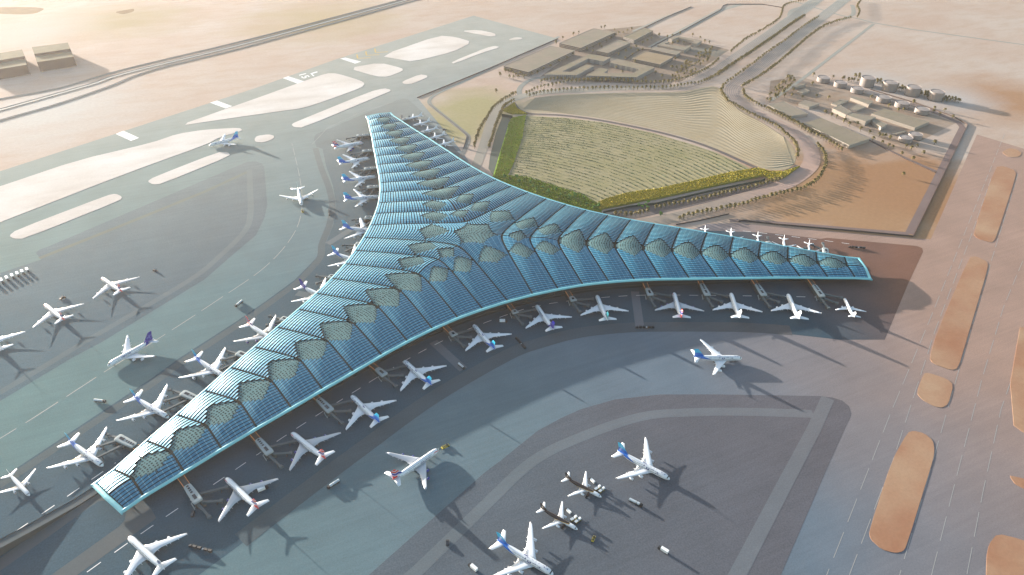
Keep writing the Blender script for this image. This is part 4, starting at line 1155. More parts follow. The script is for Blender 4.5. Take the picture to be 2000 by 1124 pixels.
for i, (dx, dy) in enumerate(((0, 0), (-46.5, 59.5))):
    w_ = ('upper', 'lower')[i]
    vehicle(v_loader, (1167 + dx, 957 + dy), (1160 + dx, 961 + dy), 'cargo loader beside the %s brown-topped airliner, nearer its wing' % w_, 'cargo loader', None, .95)
    vehicle(v_loader, (1175 + dx, 961 + dy), (1168 + dx, 966 + dy), 'cargo loader beside the %s brown-topped airliner, nearer its nose' % w_, 'cargo loader', None, .95)
    vehicle(v_stairs, (1147 + dx, 971 + dy), (1144 + dx, 975 + dy), 'stair truck on the near side of the %s brown-topped airliner' % w_, 'stair truck', None, 1.0)
    vehicle(v_box, (1156 + dx, 941 + dy), (1153 + dx, 938 + dy), 'dark brown truck behind the %s brown-topped airliner' % w_, 'truck', None, .9)
# ------------------------------------------------------------------ tracks, walls
TLAB = ['uppermost of the three raised tracks across the north-west desert', 'broad middle one of the three raised tracks across the north-west desert', 'lowest of the three raised tracks across the north-west desert']
for k, (pts, wd) in enumerate(TR):
    P = catmull(UU(pts, 1.0), 6); L, Rr = ribbon_edges(P, wd)
    t_ = empty('raised_track', (0, 0, 0), 0, TLAB[k], 'raised track', 'raised tracks in the north-west')
    mb = MB()
    for i in range(len(P) - 1):
        mb.quad(Rr[i], Rr[i + 1], L[i + 1], L[i])
        for e in (L, Rr):
            a, b_ = e[i], e[i + 1]; mb.quad((a.x, a.y, 0), (b_.x, b_.y, 0), b_, a)
    mb.build('track_bed', M_track, t_)
    for e in (L, Rr):
        mb = MB()
        for i in range(len(P) - 1): mb.beam(e[i] + Vector((0, 0, .4)), e[i + 1] + Vector((0, 0, .4)), .6, .9)
        mb.build('parapet', M_barrier, t_)
M_wall = flat_mat('wall_render', S(120, 100, 92), .9)
def wall_run(name, pts, h, th, mat, label, cat, smooth=0):
    P = UU(pts)
    if smooth: P = catmull(P, smooth)
    L, Rr = ribbon_edges(P, th)
    rings = [[(r_.x, r_.y, 0), (r_.x, r_.y, h), (l.x, l.y, h), (l.x, l.y, 0)] for l, r_ in zip(L, Rr)]
    mb = MB(); mb.loft(rings); o = mb.build(name, mat)
    return tag(o, label, cat)
wall_run('perimeter_wall', [(1442, 434), (1449, 432), (1520, 440), (1640, 450), (1783, 463), (1785, 461), (1888, 249), (1889, 244), (1862, 229), (1790, 203), (1700, 176)], 3.0, .6, M_wall, 'long dark perimeter wall around the desert plot and the tank farm', 'wall')
wall_run('perimeter_wall', [(815, 192), (950, 137), (1089, 77)], 2.6, .6, M_wall, 'dark perimeter wall between the left airfield and the service road', 'wall')
wall_run('perimeter_wall', [(838, 204), (850, 215), (880, 238), (908, 262), (912, 268), (905, 290)], 1.6, .4, M_wall, 'low wall along the service road behind the far wing', 'wall')
wall_run('perimeter_wall', [(1663, 257), (1703, 278), (1763, 309), (1826, 338)], 1.8, .5, M_wall, 'low wall along the short road below the storage tanks', 'wall')
wall_run('perimeter_wall', [(1259, 55), (1300, 35), (1350, 14)], 2.4, .6, M_wall, 'dark wall climbing the desert behind the office blocks, left one', 'wall')
wall_run('perimeter_wall', [(1272, 93), (1340, 57), (1407, 20), (1412, 12), (1420, 9), (1488, 9), (1530, 16)], 2.4, .6, M_wall, 'dark wall running from the office blocks up to the far avenue', 'wall')
wall_run('perimeter_wall', [(1222, 117), (1245, 100), (1254, 98), (1268, 98)], 2.4, .6, M_wall, 'short dark wall between the paved yard and the brown-roofed block', 'wall')
wall_run('perimeter_wall', [(1324, 422), (1350, 417), (1425, 419), (1330, 440)], .01, .01, M_wall, 'x', 'wall') if False else None

# ------------------------------------------------------------------ far buildings
def banded(name, a, b_, period, frac, vert=False, vper=4.0):
    m, nt, b = new_mat(name)
    tc = nt.nodes.new('ShaderNodeTexCoord'); sp = nt.nodes.new('ShaderNodeSeparateXYZ'); nt.links.new(tc.outputs['Object'], sp.inputs[0])
    f = mathn(nt, 'LESS_THAN', mathn(nt, 'FRACT', mathn(nt, 'MULTIPLY', sp.outputs[2], 1 / period)), frac)
    if vert:
        q = mathn(nt, 'ADD', sp.outputs[0], mathn(nt, 'MULTIPLY', sp.outputs[1], .73))
        f = mathn(nt, 'MULTIPLY', f, mathn(nt, 'LESS_THAN', mathn(nt, 'FRACT', mathn(nt, 'MULTIPLY', q, 1 / vper)), .6))
    nt.links.new(mixc(nt, f, a, b_), b.inputs['Base Color']); b.inputs['Roughness'].default_value = .8
    return m
M_bwall = flat_mat('cast_stone', (.24, .205, .17), .9, var=.08, scale=.06)
M_band = banded('glazing_band', (.055, .048, .045), (.16, .14, .125), 1.2, .2)
M_grid = banded('window_grid', (.20, .188, .17), (.10, .098, .10), 3.4, .6, True, 3.4)
M_roofs = [sand_mat('roof_gravel', (.20, .165, .13), (.175, .16, .118), (.15, .125, .10), s1=.02, s2=.06, fine=.4, amt=.5),
           sand_mat('roof_green_sedum', (.19, .158, .118), (.165, .145, .098), (.14, .118, .088), s1=.015, s2=.08, fine=.4, amt=.6),
           sand_mat('roof_ochre', (.20, .155, .10), (.23, .175, .115), (.16, .12, .08), s1=.02, s2=.08, fine=.4, amt=.5)]
def inset(P, d):
    n = len(P); out = []
    A = sum(P[i].x * P[(i + 1) % n].y - P[(i + 1) % n].x * P[i].y for i in range(n))
    sg = 1 if A > 0 else -1
    for i in range(n):
        a, b_, c_ = P[i - 1], P[i], P[(i + 1) % n]
        d1, d2 = (b_ - a), (c_ - b_); d1.z = d2.z = 0; d1.normalize(); d2.normalize()
        n1, n2 = Vector((-d1.y, d1.x, 0)) * sg, Vector((-d2.y, d2.x, 0)) * sg
        k = n1 + n2; k = k / max(.4, k.length_squared) * 2
        out.append(b_ + k * d)
    return out
def building(pts, h, style, roof, label, cat, group=None, name='office_block'):
    P = UU(pts, h); c0 = sum(P, Vector()) / len(P)
    o = empty(name, (c0.x, c0.y, 0), 0, label, cat, group)
    P = [Vector((p.x - c0.x, p.y - c0.y, 0)) for p in P]
    if sum(P[i].x * P[(i + 1) % len(P)].y - P[(i + 1) % len(P)].x * P[i].y for i in range(len(P))) < 0: P = P[::-1]
    n = len(P)
    def walls(Q, z0, z1, nm, mt):
        mb = MB()
        for i in range(n):
            a, b_ = Q[i], Q[(i + 1) % n]; mb.quad((a.x, a.y, z0), (b_.x, b_.y, z0), (b_.x, b_.y, z1), (a.x, a.y, z1))
        return mb.build(nm, mt, o)
    if style == 'band':
        Q = inset(P, 1.1); walls(Q, 0, h - .6, 'glazing', M_band)
        fl = max(2, int(round(h / 4.2))); step = h / fl
        for k in range(1, fl + 1):
            z = step * k
            mb = MB(); mb.loft([[(p.x, p.y, z - 1.5), (q.x, q.y, z - 1.5), (q.x, q.y, z), (p.x, p.y, z)] for p, q in zip(P + P[:1], Q + Q[:1])])
            if k < fl: mb.build('floor_band', M_bwall, o)
            else: mb.build('parapet', M_bwall, o)
    elif style == 'grid':
        walls(P, 0, h, 'walls', M_grid)
    else:
        walls(P, 0, h, 'walls', M_bwall)
    Q = inset(P, .25)
    mb = MB(); mesh_poly(mb, Q, h - .15 if style != 'band' else h - .5); mb.build('roof', roof, o)
    if style != 'band':
        Q2 = inset(P, .5)
        mb = MB()
        for i in range(n):
            a, b_, c_, d_ = P[i], P[(i + 1) % n], Q2[(i + 1) % n], Q2[i]
            mb.quad((a.x, a.y, h), (b_.x, b_.y, h), (c_.x, c_.y, h), (d_.x, d_.y, h)); mb.quad((d_.x, d_.y, h), (c_.x, c_.y, h), (c_.x, c_.y, h - .5), (d_.x, d_.y, h - .5))
        mb.build('parapet', M_bwall, o)
    return o
OB = 'office blocks of the business park'
building([(983, 128.8), (1075, 89.4), (1123, 98.8), (1032, 141)], 14, 'band', M_roofs[0], 'large banded office block with a pale flat roof, nearest the airfield wall', 'office block', OB)
building([(1092, 84), (1159, 55.6), (1202.5, 63), (1134, 93.8)], 14, 'band', M_roofs[0], 'large banded office block behind the nearest one, mottled roof', 'office block', OB)
building([(1064, 145.6), (1152, 105.6), (1192.5, 112.5), (1178, 120.5), (1149, 114.5), (1097.5, 140), (1116, 140.6), (1146, 126), (1160, 129), (1125.6, 147)], 13, 'grid', M_roofs[1], 'hook-shaped office block with gridded windows by the palm avenue', 'office block', OB)
building([(1144, 148), (1172.5, 132.5), (1187.5, 135.6), (1180, 143), (1235, 143.8), (1248, 135.6), (1191, 122.5), (1205, 115.2), (1278.8, 131.9), (1243, 151)], 13, 'grid', M_roofs[1], 'courtyard office block with gridded windows by the palm avenue', 'office block', OB)
building([(1233.8, 114.4), (1260, 100), (1315.6, 111), (1288.8, 126)], 11, 'band', M_roofs[2], 'square office block with a brown roof', 'office block', OB)
building([(1267.5, 96), (1277.5, 91), (1330.6, 101), (1321, 107.5)], 11, 'band', M_roofs[0], 'long narrow office block behind the brown-roofed one', 'office block', OB)
building([(1284, 88), (1300, 80), (1307, 82), (1297, 86), (1337.5, 92), (1344, 88.5), (1350, 89.6), (1336, 98.5)], 11, 'plain', M_roofs[0], 'low L-shaped pale office block in front of the far courtyard', 'office block', OB)
building([(1306, 75.6), (1319, 69.8), (1371, 79), (1361, 86), (1351, 84), (1358, 80.2), (1325, 73.2), (1313, 77.6)], 11, 'plain', M_roofs[0], 'pale U-shaped office block at the far courtyard', 'office block', OB)
building([(1164, 99), (1207.5, 78), (1232, 83), (1187.5, 104)], 12, 'band', M_roofs[0], 'banded office block in the middle of the business park', 'office block', OB)
building([(1217, 72.5), (1256, 55), (1276, 59.4), (1238, 79.4)], 13, 'band', M_roofs[1], 'banded office block with a greenish roof at the back', 'office block', OB)
UB = 'utility buildings by the storage tanks'
for pts, h, r_, lab in [
    ([(1498.8, 205), (1531, 198), (1577.5, 222), (1544, 227)], 9, 0, 'low flat warehouse beside the palm avenue, upper of the two large ones'),
    ([(1568.5, 241), (1604, 230), (1699, 271), (1659, 284)], 9, 1, 'longest low warehouse beside the palm avenue'),
    ([(1547, 168.7), (1571, 163), (1573, 165), (1555, 169.7)], 8, 0, 'narrow utility shed at the upper left of the tank farm'),
    ([(1557.5, 178.8), (1572.5, 173), (1581, 177.5), (1567.5, 182.3)], 6, 0, 'small utility shed below the narrow one'),
    ([(1560, 202.5), (1571, 195), (1601, 202.5), (1581, 209)], 8, 0, 'square utility building behind the upper warehouse'),
    ([(1623.5, 202.5), (1643, 194), (1658, 196), (1635, 206.6)], 5, 0, 'flat utility building in the middle of the tank farm'),
    ([(1661, 191), (1665, 188), (1705, 198), (1697, 205)], 8, 0, 'long narrow utility block below the short tanks'),
    ([(1659.4, 212.5), (1673.8, 203), (1690.6, 209), (1673, 216)], 5, 0, 'small flat utility building left of the big olive-roofed hall'),
    ([(1653.8, 225), (1665, 220.6), (1711, 228.8), (1691, 237.5)], 12, 0, 'tall utility building with a sunlit front'),
    ([(1626, 212), (1640, 205), (1663.5, 219), (1652.5, 224.5)], 10, 0, 'utility building adjoining the tall one on its left'),
    ([(1702, 222), (1726, 212), (1815, 238), (1787.5, 250)], 8, 1, 'big utility hall with an olive-stained roof'),
    ([(1702.5, 234), (1710, 232), (1732.5, 243), (1721, 250), (1719, 247), (1707.5, 240)], 9, 0, 'L-shaped utility building in front of the big hall'),
    ([(1741, 261), (1767.5, 255.6), (1769, 257), (1750, 262.5)], 4, 0, 'tiny utility shed beside the lower pair of tanks')]:
    building(pts, h, 'plain', M_roofs[r_], lab, 'utility building', UB, 'utility_building')
# two stepped hangars in the north-west
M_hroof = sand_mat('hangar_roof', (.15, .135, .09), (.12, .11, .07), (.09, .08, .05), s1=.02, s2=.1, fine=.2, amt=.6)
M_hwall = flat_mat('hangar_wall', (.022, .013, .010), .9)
def hangar(tl, tr, ml0, mr0, ml1, mr1, fl, fr, label):
    """roof corners: rear edge, step top, step foot, front edge"""
    hi, mid = 36.0, 29.0
    A, B = U(*tl, hi), U(*tr, hi); C_, D = U(*ml0, hi), U(*mr0, hi); E_, F_ = U(*fl, mid), U(*fr, mid)
    c0 = (A + F_) / 2; o = empty('hangar', (c0.x, c0.y, 0), 0, label, 'hangar', 'stepped hangars')
    l = lambda p, z=None: (p.x - c0.x, p.y - c0.y, p.z if z is None else z)
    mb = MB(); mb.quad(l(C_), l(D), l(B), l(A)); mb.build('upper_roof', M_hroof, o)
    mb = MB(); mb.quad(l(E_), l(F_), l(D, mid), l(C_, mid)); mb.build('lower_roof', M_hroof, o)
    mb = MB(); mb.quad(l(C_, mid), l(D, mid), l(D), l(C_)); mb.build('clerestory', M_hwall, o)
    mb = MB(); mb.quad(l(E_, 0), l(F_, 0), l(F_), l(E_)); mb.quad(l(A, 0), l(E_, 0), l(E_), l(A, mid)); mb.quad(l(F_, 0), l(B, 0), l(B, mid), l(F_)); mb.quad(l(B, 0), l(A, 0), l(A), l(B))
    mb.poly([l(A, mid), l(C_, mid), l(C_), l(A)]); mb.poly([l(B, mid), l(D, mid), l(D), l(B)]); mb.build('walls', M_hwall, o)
hangar((62, 92.5), (132.5, 83.5), (67, 106), (137, 95.5), 0, 0, (72, 122), (143.5, 111), 'stepped brown hangar right of its twin in the north-west corner')
hangar((-42, 111), (43, 97), (-34, 124), (48, 110), 0, 0, (-30, 140), (52, 127), 'stepped brown hangar cut by the left edge of the picture')
# storage tanks
M_tank = flat_mat('tank_steel', (.20, .17, .155), .6, var=.05, scale=.05)
M_tanktop = flat_mat('tank_roof', (.20, .17, .155), .8, var=.08, scale=.1)
def tank(x, y, rpx, hpx, label, group):
    P = U(x, y); d = (P - CAM_LOC).dot(CAM_D); r_ = rpx * d / CAM_F; h = hpx * d / CAM_F / .93
    o = empty('storage_tank', (P.x, P.y, 0), 0, label, 'storage tank', group)
    n = 40; ring = lambda q, z: [Vector((r_ * q * math.cos(2 * math.pi * k / n), r_ * q * math.sin(2 * math.pi * k / n), z)) for k in range(n)]
    mb = MB(); mb.loft([ring(1, 0), ring(1, h), ring(.96, h), ring(.96, h - .8)], cap=False); mb.build('shell', M_tank, o, False)
    mb = MB(); mb.loft([ring(.96, h - .8), ring(.02, h - .2)], cap=False); mb.build('roof', M_tanktop, o)
    mb = MB(); mb.loft([ring(1.03, .1), ring(1.03, 1.2), ring(1.0, 1.2)], cap=False); mb.build('foundation_ring', M_wall, o)
for i, (x, y) in enumerate([(1692, 168), (1735, 177), (1780.5, 186), (1826, 195)]):
    tank(x, y, 13.2, 15.5, 'tall pale storage tank in the back row, %s from the left' % ordn[i], 'tall storage tanks in the back row')
for i, (x, y) in enumerate([(1607, 160), (1640, 169.5), (1673, 181)]):
    tank(x, y, 12, 8.5, 'squat pale storage tank in the left run of the middle row, %s from the left' % ordn[i], 'squat storage tanks')
for i, (x, y) in enumerate([(1724, 198.5), (1760, 209.5), (1799, 221.5)]):
    tank(x, y, 13, 9, 'squat pale storage tank in the right run of the middle row, %s from the left' % ordn[i], 'squat storage tanks')
tank(1767, 276.5, 12.5, 8.5, 'squat pale storage tank in the lower pair, nearer the viewer', 'squat storage tanks')
tank(1786, 270, 12.5, 8.5, 'squat pale storage tank in the lower pair, farther from the viewer', 'squat storage tanks')

# ------------------------------------------------------------------ garden
M_field = sand_mat('field_soil', S(226, 212, 168), S(212, 202, 150), S(194, 186, 132), s1=.012, s2=.08, fine=.35, amt=.5)
M_field2 = sand_mat('dry_field_soil', S(244, 226, 192), S(236, 216, 178), S(220, 198, 160), s1=.012, s2=.08, fine=.35, amt=.5)
F1 = [(1028, 227), (1100, 230), (1175, 239), (1275, 260), (1350, 282), (1400, 299), (1450, 322), (1470, 332), (1424, 341), (1352, 358), (1288, 372), (1230, 380), (1192, 390), (1168, 399),
      (1137, 381), (1075, 361), (1025, 346), (994, 344), (1001, 325), (1010, 300), (1020, 270)]
sheet('crop_field', F1, .14, M_field)
F2 = [(1017, 208), (1022, 202), (1040, 192), (1100, 185), (1180, 182), (1260, 181), (1330, 180), (1370, 172), (1400, 168), (1412, 190), (1441, 214), (1487, 239), (1530, 266), (1552, 290), (1555, 315), (1540, 331), (1510, 334), (1487, 329), (1454, 314), (1400, 291), (1350, 272), (1275, 252), (1175, 232), (1100, 222), (1040, 219), (1022, 214)]
sheet('dry_field', F2, .13, M_field2, smooth=1)
def leaf_mat(name, a, b_, rough=.7):
    m, nt, b = new_mat(name)
    oi = nt.nodes.new('ShaderNodeObjectInfo').outputs['Random']
    f = noise(nt, wpos(nt), .35, 3, .7)
    c = mixc(nt, mathn(nt, 'ADD', mathn(nt, 'MULTIPLY', f, 1.1), mathn(nt, 'MULTIPLY', oi, .35), None, True), a, b_)
    nt.links.new(c, b.inputs['Base Color']); b.inputs['Roughness'].default_value = rough; b.inputs['Specular IOR Level'].default_value = .15
    return m
M_crop = leaf_mat('crop_leaves', (.018, .07, .026), (.07, .115, .04))
M_dry = leaf_mat('dry_plants', (.10, .085, .05), (.17, .14, .085))
M_bank = leaf_mat('bank_grass', (.20, .19, .014), (.40, .31, .03))
M_bankg = leaf_mat('bank_grass_green', (.10, .20, .015), (.26, .30, .025))
M_soilbank = sand_mat('bank_soil', (.155, .15, .02), (.20, .17, .026), (.12, .10, .025), s1=.03, s2=.15, fine=.5, amt=.5)
M_tree = leaf_mat('green_leaves', (.02, .085, .018), (.08, .18, .028))
M_treey = leaf_mat('yellow_green_leaves', (.05, .10, .012), (.15, .17, .02))
M_palm = leaf_mat('palm_fronds', (.04, .036, .012), (.115, .088, .024))
M_trunk = flat_mat('palm_trunk', (.10, .075, .05), .9)
rnd = random.Random(7)
def tuft(mb, x, y, z, w_, h, n=4, m=0):
    for _ in range(n):
        a = rnd.uniform(0, 6.283); dx, dy = math.cos(a) * w_ * .5, math.sin(a) * w_ * .5
        ox, oy = rnd.uniform(-.4, .4) * w_, rnd.uniform(-.4, .4) * w_; hh = h * rnd.uniform(.55, 1.15)
        lx, ly = -dy * .5 * rnd.uniform(-1, 1), dx * .5 * rnd.uniform(-1, 1)
        mb.quad((x + ox - dx, y + oy - dy, z), (x + ox + dx, y + oy + dy, z), (x + ox + dx * .7 + lx, y + oy + dy * .7 + ly, z + hh), (x + ox - dx * .7 + lx, y + oy - dy * .7 + ly, z + hh), m)
def rows(name, top, bot, n, mat, dens, hgt, wd, jitter, thr=-.3, seed=1):
    rnd.seed(seed)
    T, B = catmull(UU(top), 8), catmull(UU(bot), 8)
    def at(P, t):
        k = t * (len(P) - 1); i = min(int(k), len(P) - 2); return P[i].lerp(P[i + 1], k - i)
    mb = MB()
    for r_ in range(n):
        f = (r_ + .5) / n; pts = [at(T, t / 40).lerp(at(B, t / 40), f) for t in range(41)]
        pts = resample(pts, dens); ph = rnd.uniform(0, 9)
        for i, p in enumerate(pts):
            c = math.sin(i * .21 + ph) + math.sin(i * .083 + ph * 2) + rnd.uniform(-1.3, 1.3)
            if c > thr: tuft(mb, p.x + rnd.uniform(-jitter, jitter), p.y + rnd.uniform(-jitter, jitter), .12, wd * rnd.uniform(.6, 1.4), hgt * rnd.uniform(.5, 1.4), 3)
    return tag(mb.build(name, mat), 'rows of low green crops across the walled field' if name == 'crop_rows' else 'rows of dry shrubs across the pale upper field', 'crop rows', kind='stuff')
rows('crop_rows', [(1028, 228), (1100, 231), (1175, 240), (1275, 261), (1350, 283), (1400, 300), (1462, 331)], [(998, 342), (1025, 347), (1060, 358), (1100, 370), (1137, 383), (1155, 391), (1170, 398)], 28, M_crop, 1.7, 1.5, 2.3, .5, -.9, seed=3)
rows('dry_crop_rows', [(1045, 192), (1100, 186), (1180, 183), (1260, 182), (1330, 181), (1400, 170), (1440, 213), (1487, 239), (1530, 268)], [(1022, 213), (1100, 221), (1175, 231), (1275, 251), (1350, 271), (1400, 290), (1454, 313), (1500, 330), (1550, 322)], 20, M_dry, 3.4, .7, 1.5, .9, -.5, seed=5)

def furrows(name, top, bot, n, hgt, mat, z):
    T, B = catmull(UU(top), 8), catmull(UU(bot), 8)
    def at(P, t):
        k = t * (len(P) - 1); i = min(int(k), len(P) - 2); return P[i].lerp(P[i + 1], k - i)
    mb = MB()
    for r_ in range(n):
        rings = []
        for j in range(41):
            a, b_ = at(T, j / 40), at(B, j / 40)
            p0, p1, p2 = a.lerp(b_, (r_ + .02) / n), a.lerp(b_, (r_ + .5) / n), a.lerp(b_, (r_ + .98) / n)
            rings.append([(p0.x, p0.y, z), (p1.x, p1.y, z + hgt), (p2.x, p2.y, z)])
        mb.loft(rings, 0, closed=False)
    return tag(mb.build(name, mat), kind='structure')
FT, FB = [(1030, 228), (1100, 231), (1175, 240), (1275, 261), (1350, 283), (1400, 300), (1462, 331)], [(998, 342), (1025, 347), (1060, 358), (1100, 370), (1137, 383), (1155, 391), (1170, 398)]
furrows('field_furrows', FT, FB, 28, .9, M_field, .15)
GT, GB = [(1045, 192), (1100, 186), (1180, 183), (1260, 182), (1330, 181), (1400, 170), (1440, 213), (1487, 239), (1530, 268)], [(1022, 213), (1100, 221), (1175, 231), (1275, 251), (1350, 271), (1400, 290), (1454, 313), (1500, 330), (1550, 322)]
furrows('field_furrows', GT, GB, 20, .9, M_field2, .14)
def bank(name, pts, z, mat, grass, n, label, hgt=1.3):
    """raised planted bank: soil body and a ground cover of tufts"""
    P = UU(pts); mb = MB(); mesh_poly(mb, P, z)
    for a, b_ in zip(P, P[1:] + P[:1]): mb.quad((a.x, a.y, 0), (b_.x, b_.y, 0), (b_.x, b_.y, z), (a.x, a.y, z))
    tag(mb.build(name, mat), kind='structure')
    xs = [p.x for p in P]; ys = [p.y for p in P]; mb = MB(); k = 0; it = 0
    while k < n and it < n * 30:
        it += 1; x, y = rnd.uniform(min(xs), max(xs)), rnd.uniform(min(ys), max(ys)); ins = False
        for i in range(len(P)):
            a, b_ = P[i], P[i - 1]
            if (a.y > y) != (b_.y > y) and x < (b_.x - a.x) * (y - a.y) / (b_.y - a.y) + a.x: ins = not ins
        if ins: tuft(mb, x, y, z - .05, rnd.uniform(1.4, 3.4), hgt * rnd.uniform(.5, 1.3), 3); k += 1
    tag(mb.build('ground_cover', grass), label, 'ground cover', kind='stuff')
bank('planted_bank', [(1480, 331), (1424, 340), (1352, 357), (1288, 371), (1230, 379), (1192, 389), (1168, 398), (1172, 411), (1229, 400), (1256, 394), (1280, 391), (1384, 368), (1491, 345), (1508, 353), (1531, 349), (1562, 327), (1530, 338), (1505, 338)], 4.0, M_soilbank, M_bank, 5200, 'yellow flowering ground cover on the bank right of the crop field')
bank('planted_bank', [(1000, 231), (1027, 226), (1020, 270), (1001, 325), (992, 344), (966, 346), (975, 308), (994, 242)], 1.2, M_soilbank, M_bankg, 3200, 'yellow-green ground cover on the strip left of the crop field')
bank('planted_bank', [(982, 217), (1004, 203), (1009, 212), (1018, 219), (1030, 224), (1000, 224)], 3.0, M_soilbank, M_bank, 700, 'yellow ground cover on the small triangle above the sunken yard')
bank('planted_bank', [(958, 347), (995, 344), (1025, 346), (1075, 361), (1137, 381), (1167, 398), (1176, 416), (1100, 402), (1030, 374)], .8, M_soilbank, M_bankg, 2600, 'green undergrowth between the terminal and the crop field', 2.0)
M_slab = flat_mat('green_slab', S(112, 124, 110), .85, var=.08, scale=.05)
M_gwall = flat_mat('green_wall', S(84, 100, 88), .85)
sheet('sunken_yard', [(982, 226), (1000, 231), (994, 244), (975, 308), (966, 346), (954, 330), (957, 306), (968, 262)], .36, M_slab)
wall_run('retaining_wall', [(980, 228), (1001, 231.5)], 7.5, 1.0, M_gwall, 'dark green retaining wall at the head of the sunken yard', 'wall')
wall_run('planter_edge', [(995, 243), (975, 308), (964, 346)], 1.6, 3.0, flat_mat('lime_hedge', (.16, .26, .01), .9), 'bright lime-green hedge strip along the sunken yard', 'hedge')
wall_run('retaining_wall', [(1178, 417), (1229, 406), (1281, 400), (1384, 376), (1487, 355), (1494, 352)], 5.0, 1.2, M_gwall, 'long grey-green retaining wall below the yellow bank', 'wall')
wall_run('retaining_wall', [(1320, 440), (1365, 432), (1424, 419)], 2.4, .8, M_wall, 'low retaining wall below the palm row at the end of the avenue', 'wall')

# ------------------------------------------------------------------ trees
def make_palm(nf=22, seed=0):
    r0 = random.Random(seed); o = empty('palm_tree'); H = 8.6
    mb = MB(); mb.tube([(0, 0, 0), (.15, .05, 3), (.1, 0, H)], [.5, .38, .34], 6); mb.build('trunk', M_trunk, o)
    mb = MB()
    for i in range(nf):
        a = i * 2.39996 + r0.uniform(-.2, .2); el = R(r0.uniform(-35, 75)); L = r0.uniform(4.6, 5.8)
        P = []
        for k in range(5):
            t = k / 4; rr = L * t * math.cos(el) * (1 - .12 * t); zz = H + L * t * math.sin(el) - 2.6 * t * t
            P.append((Vector((.1 + rr * math.cos(a), rr * math.sin(a), zz)), (.4, 1.15, 1.25, .9, .15)[k]))
        n_ = Vector((-math.sin(a), math.cos(a), 0))
        for (p, w0), (q, w1) in zip(P, P[1:]):
            dz = Vector((0, 0, -.5))
            mb.quad(p, q, q + n_ * w1 + dz * (w1 > .2), p + n_ * w0 + dz); mb.quad(q, p, p - n_ * w0 + dz, q - n_ * w1 + dz * (w1 > .2))
    mb.build('crown', M_palm, o)
    return o
PALMS = []                                 # (position, label)
def palm_row(pts, step, label, jit=.8):
    P = resample(catmull(UU(pts), 5), step)
    for p in P: PALMS.append((Vector((p.x + rnd.uniform(-jit, jit), p.y + rnd.uniform(-jit, jit), 0)), label))
def palm_grove(poly, n, label):
    P = UU(poly); xs = [p.x for p in P]; ys = [p.y for p in P]; got = []
    it = 0
    while len(got) < n and it < 6000:
        it += 1; x, y = rnd.uniform(min(xs), max(xs)), rnd.uniform(min(ys), max(ys)); ins = False
        for i in range(len(P)):
            a, b_ = P[i], P[i - 1]
            if (a.y > y) != (b_.y > y) and x < (b_.x - a.x) * (y - a.y) / (b_.y - a.y) + a.x: ins = not ins
        if ins and all((x - q.x) ** 2 + (y - q.y) ** 2 > 49 for q in got): got.append(Vector((x, y, 0)))
    for q in got: PALMS.append((q, label))
def palms_at(pts, label):
    for x, y in pts: PALMS.append((U(x, y), label))
palm_row([(926, 291), (932, 271), (938, 255), (946, 242), (952, 232), (959, 222), (965, 213), (974, 206), (982, 200), (992, 194), (999, 190), (1006, 187), (1011, 185)], 10, 'palm tree in the row along the left side of the west avenue')
palm_row([(955, 291), (962, 271), (968, 251), (974, 234), (979, 223), (984, 213), (991, 208), (998, 203), (1006, 201)], 8, 'palm tree in the row along the right side of the west avenue')
palm_row([(1028, 186), (1045, 178), (1065, 172), (1085, 169), (1110, 164), (1165, 161), (1240, 164), (1300, 164), (1340, 156), (1380, 138), (1403, 119)], 13, 'palm tree in the row between the office blocks and the avenue')
palm_row([(1035, 191), (1070, 183), (1120, 178.5), (1180, 176), (1240, 176), (1300, 175), (1340, 169), (1375, 163), (1400, 149), (1430, 129), (1480, 96), (1530, 61), (1570, 34)], 12, 'palm tree in the row along the field side of the upper avenue')
palm_row([(1058, 163), (1068, 160), (1085, 158), (1110, 159.5), (1145, 160), (1180, 159), (1240, 160)], 11, 'palm tree in front of the gridded office blocks')
palm_row([(1427, 104), (1455, 81), (1490, 61), (1520, 41), (1527, 26), (1530, 16), (1545, 9), (1575, 3)], 15, 'palm tree in the row on the far left of the upper avenue')
palm_row([(1402, 150), (1440, 123), (1500, 83), (1550, 46), (1572, 34)], 13, 'palm tree in the row left of the median')
palm_row([(1410, 176), (1415, 168), (1440, 150), (1470, 128), (1500, 105), (1540, 77), (1572, 52), (1598, 37)], 20, 'palm tree in the sparse row along the median')
palm_row([(1450, 172), (1470, 161), (1500, 141), (1540, 109), (1580, 74), (1610, 54), (1640, 43), (1662, 38)], 11, 'palm tree in the row on the right of the upper avenue')
palm_row([(1674, 36), (1678, 25), (1673, 15), (1682, 2)], 14, 'palm tree by the slip road at the far end')
palm_row([(1451, 180), (1454, 191), (1467, 202), (1487, 212), (1511, 223), (1536, 236), (1560, 247), (1581, 262), (1600, 270)], 10, 'palm tree in the row between the avenue and the warehouses')
palm_row([(1501, 217), (1530, 231), (1552, 243), (1569, 255), (1594, 266), (1610, 276), (1627, 286), (1644, 297)], 11, 'palm tree in the second row in front of the warehouses')
palm_row([(1595, 286), (1605, 298), (1611, 311), (1611, 326), (1605, 341), (1595, 356), (1581, 366), (1561, 375), (1535, 380), (1478, 395), (1432, 408), (1384, 417), (1346, 425), (1322, 433)], 11, 'palm tree in the row around the outside of the avenue bend')
palm_row([(1280, 411), (1306, 405), (1338, 400), (1368, 393), (1406, 384), (1453, 373), (1478, 367.5), (1506, 359), (1530, 352)], 11, 'palm tree in the row between the avenue and the green retaining wall')
palm_row([(1202, 423), (1225, 424), (1242, 423), (1266, 416)], 10, 'palm tree in the short row beside the terminal eave')
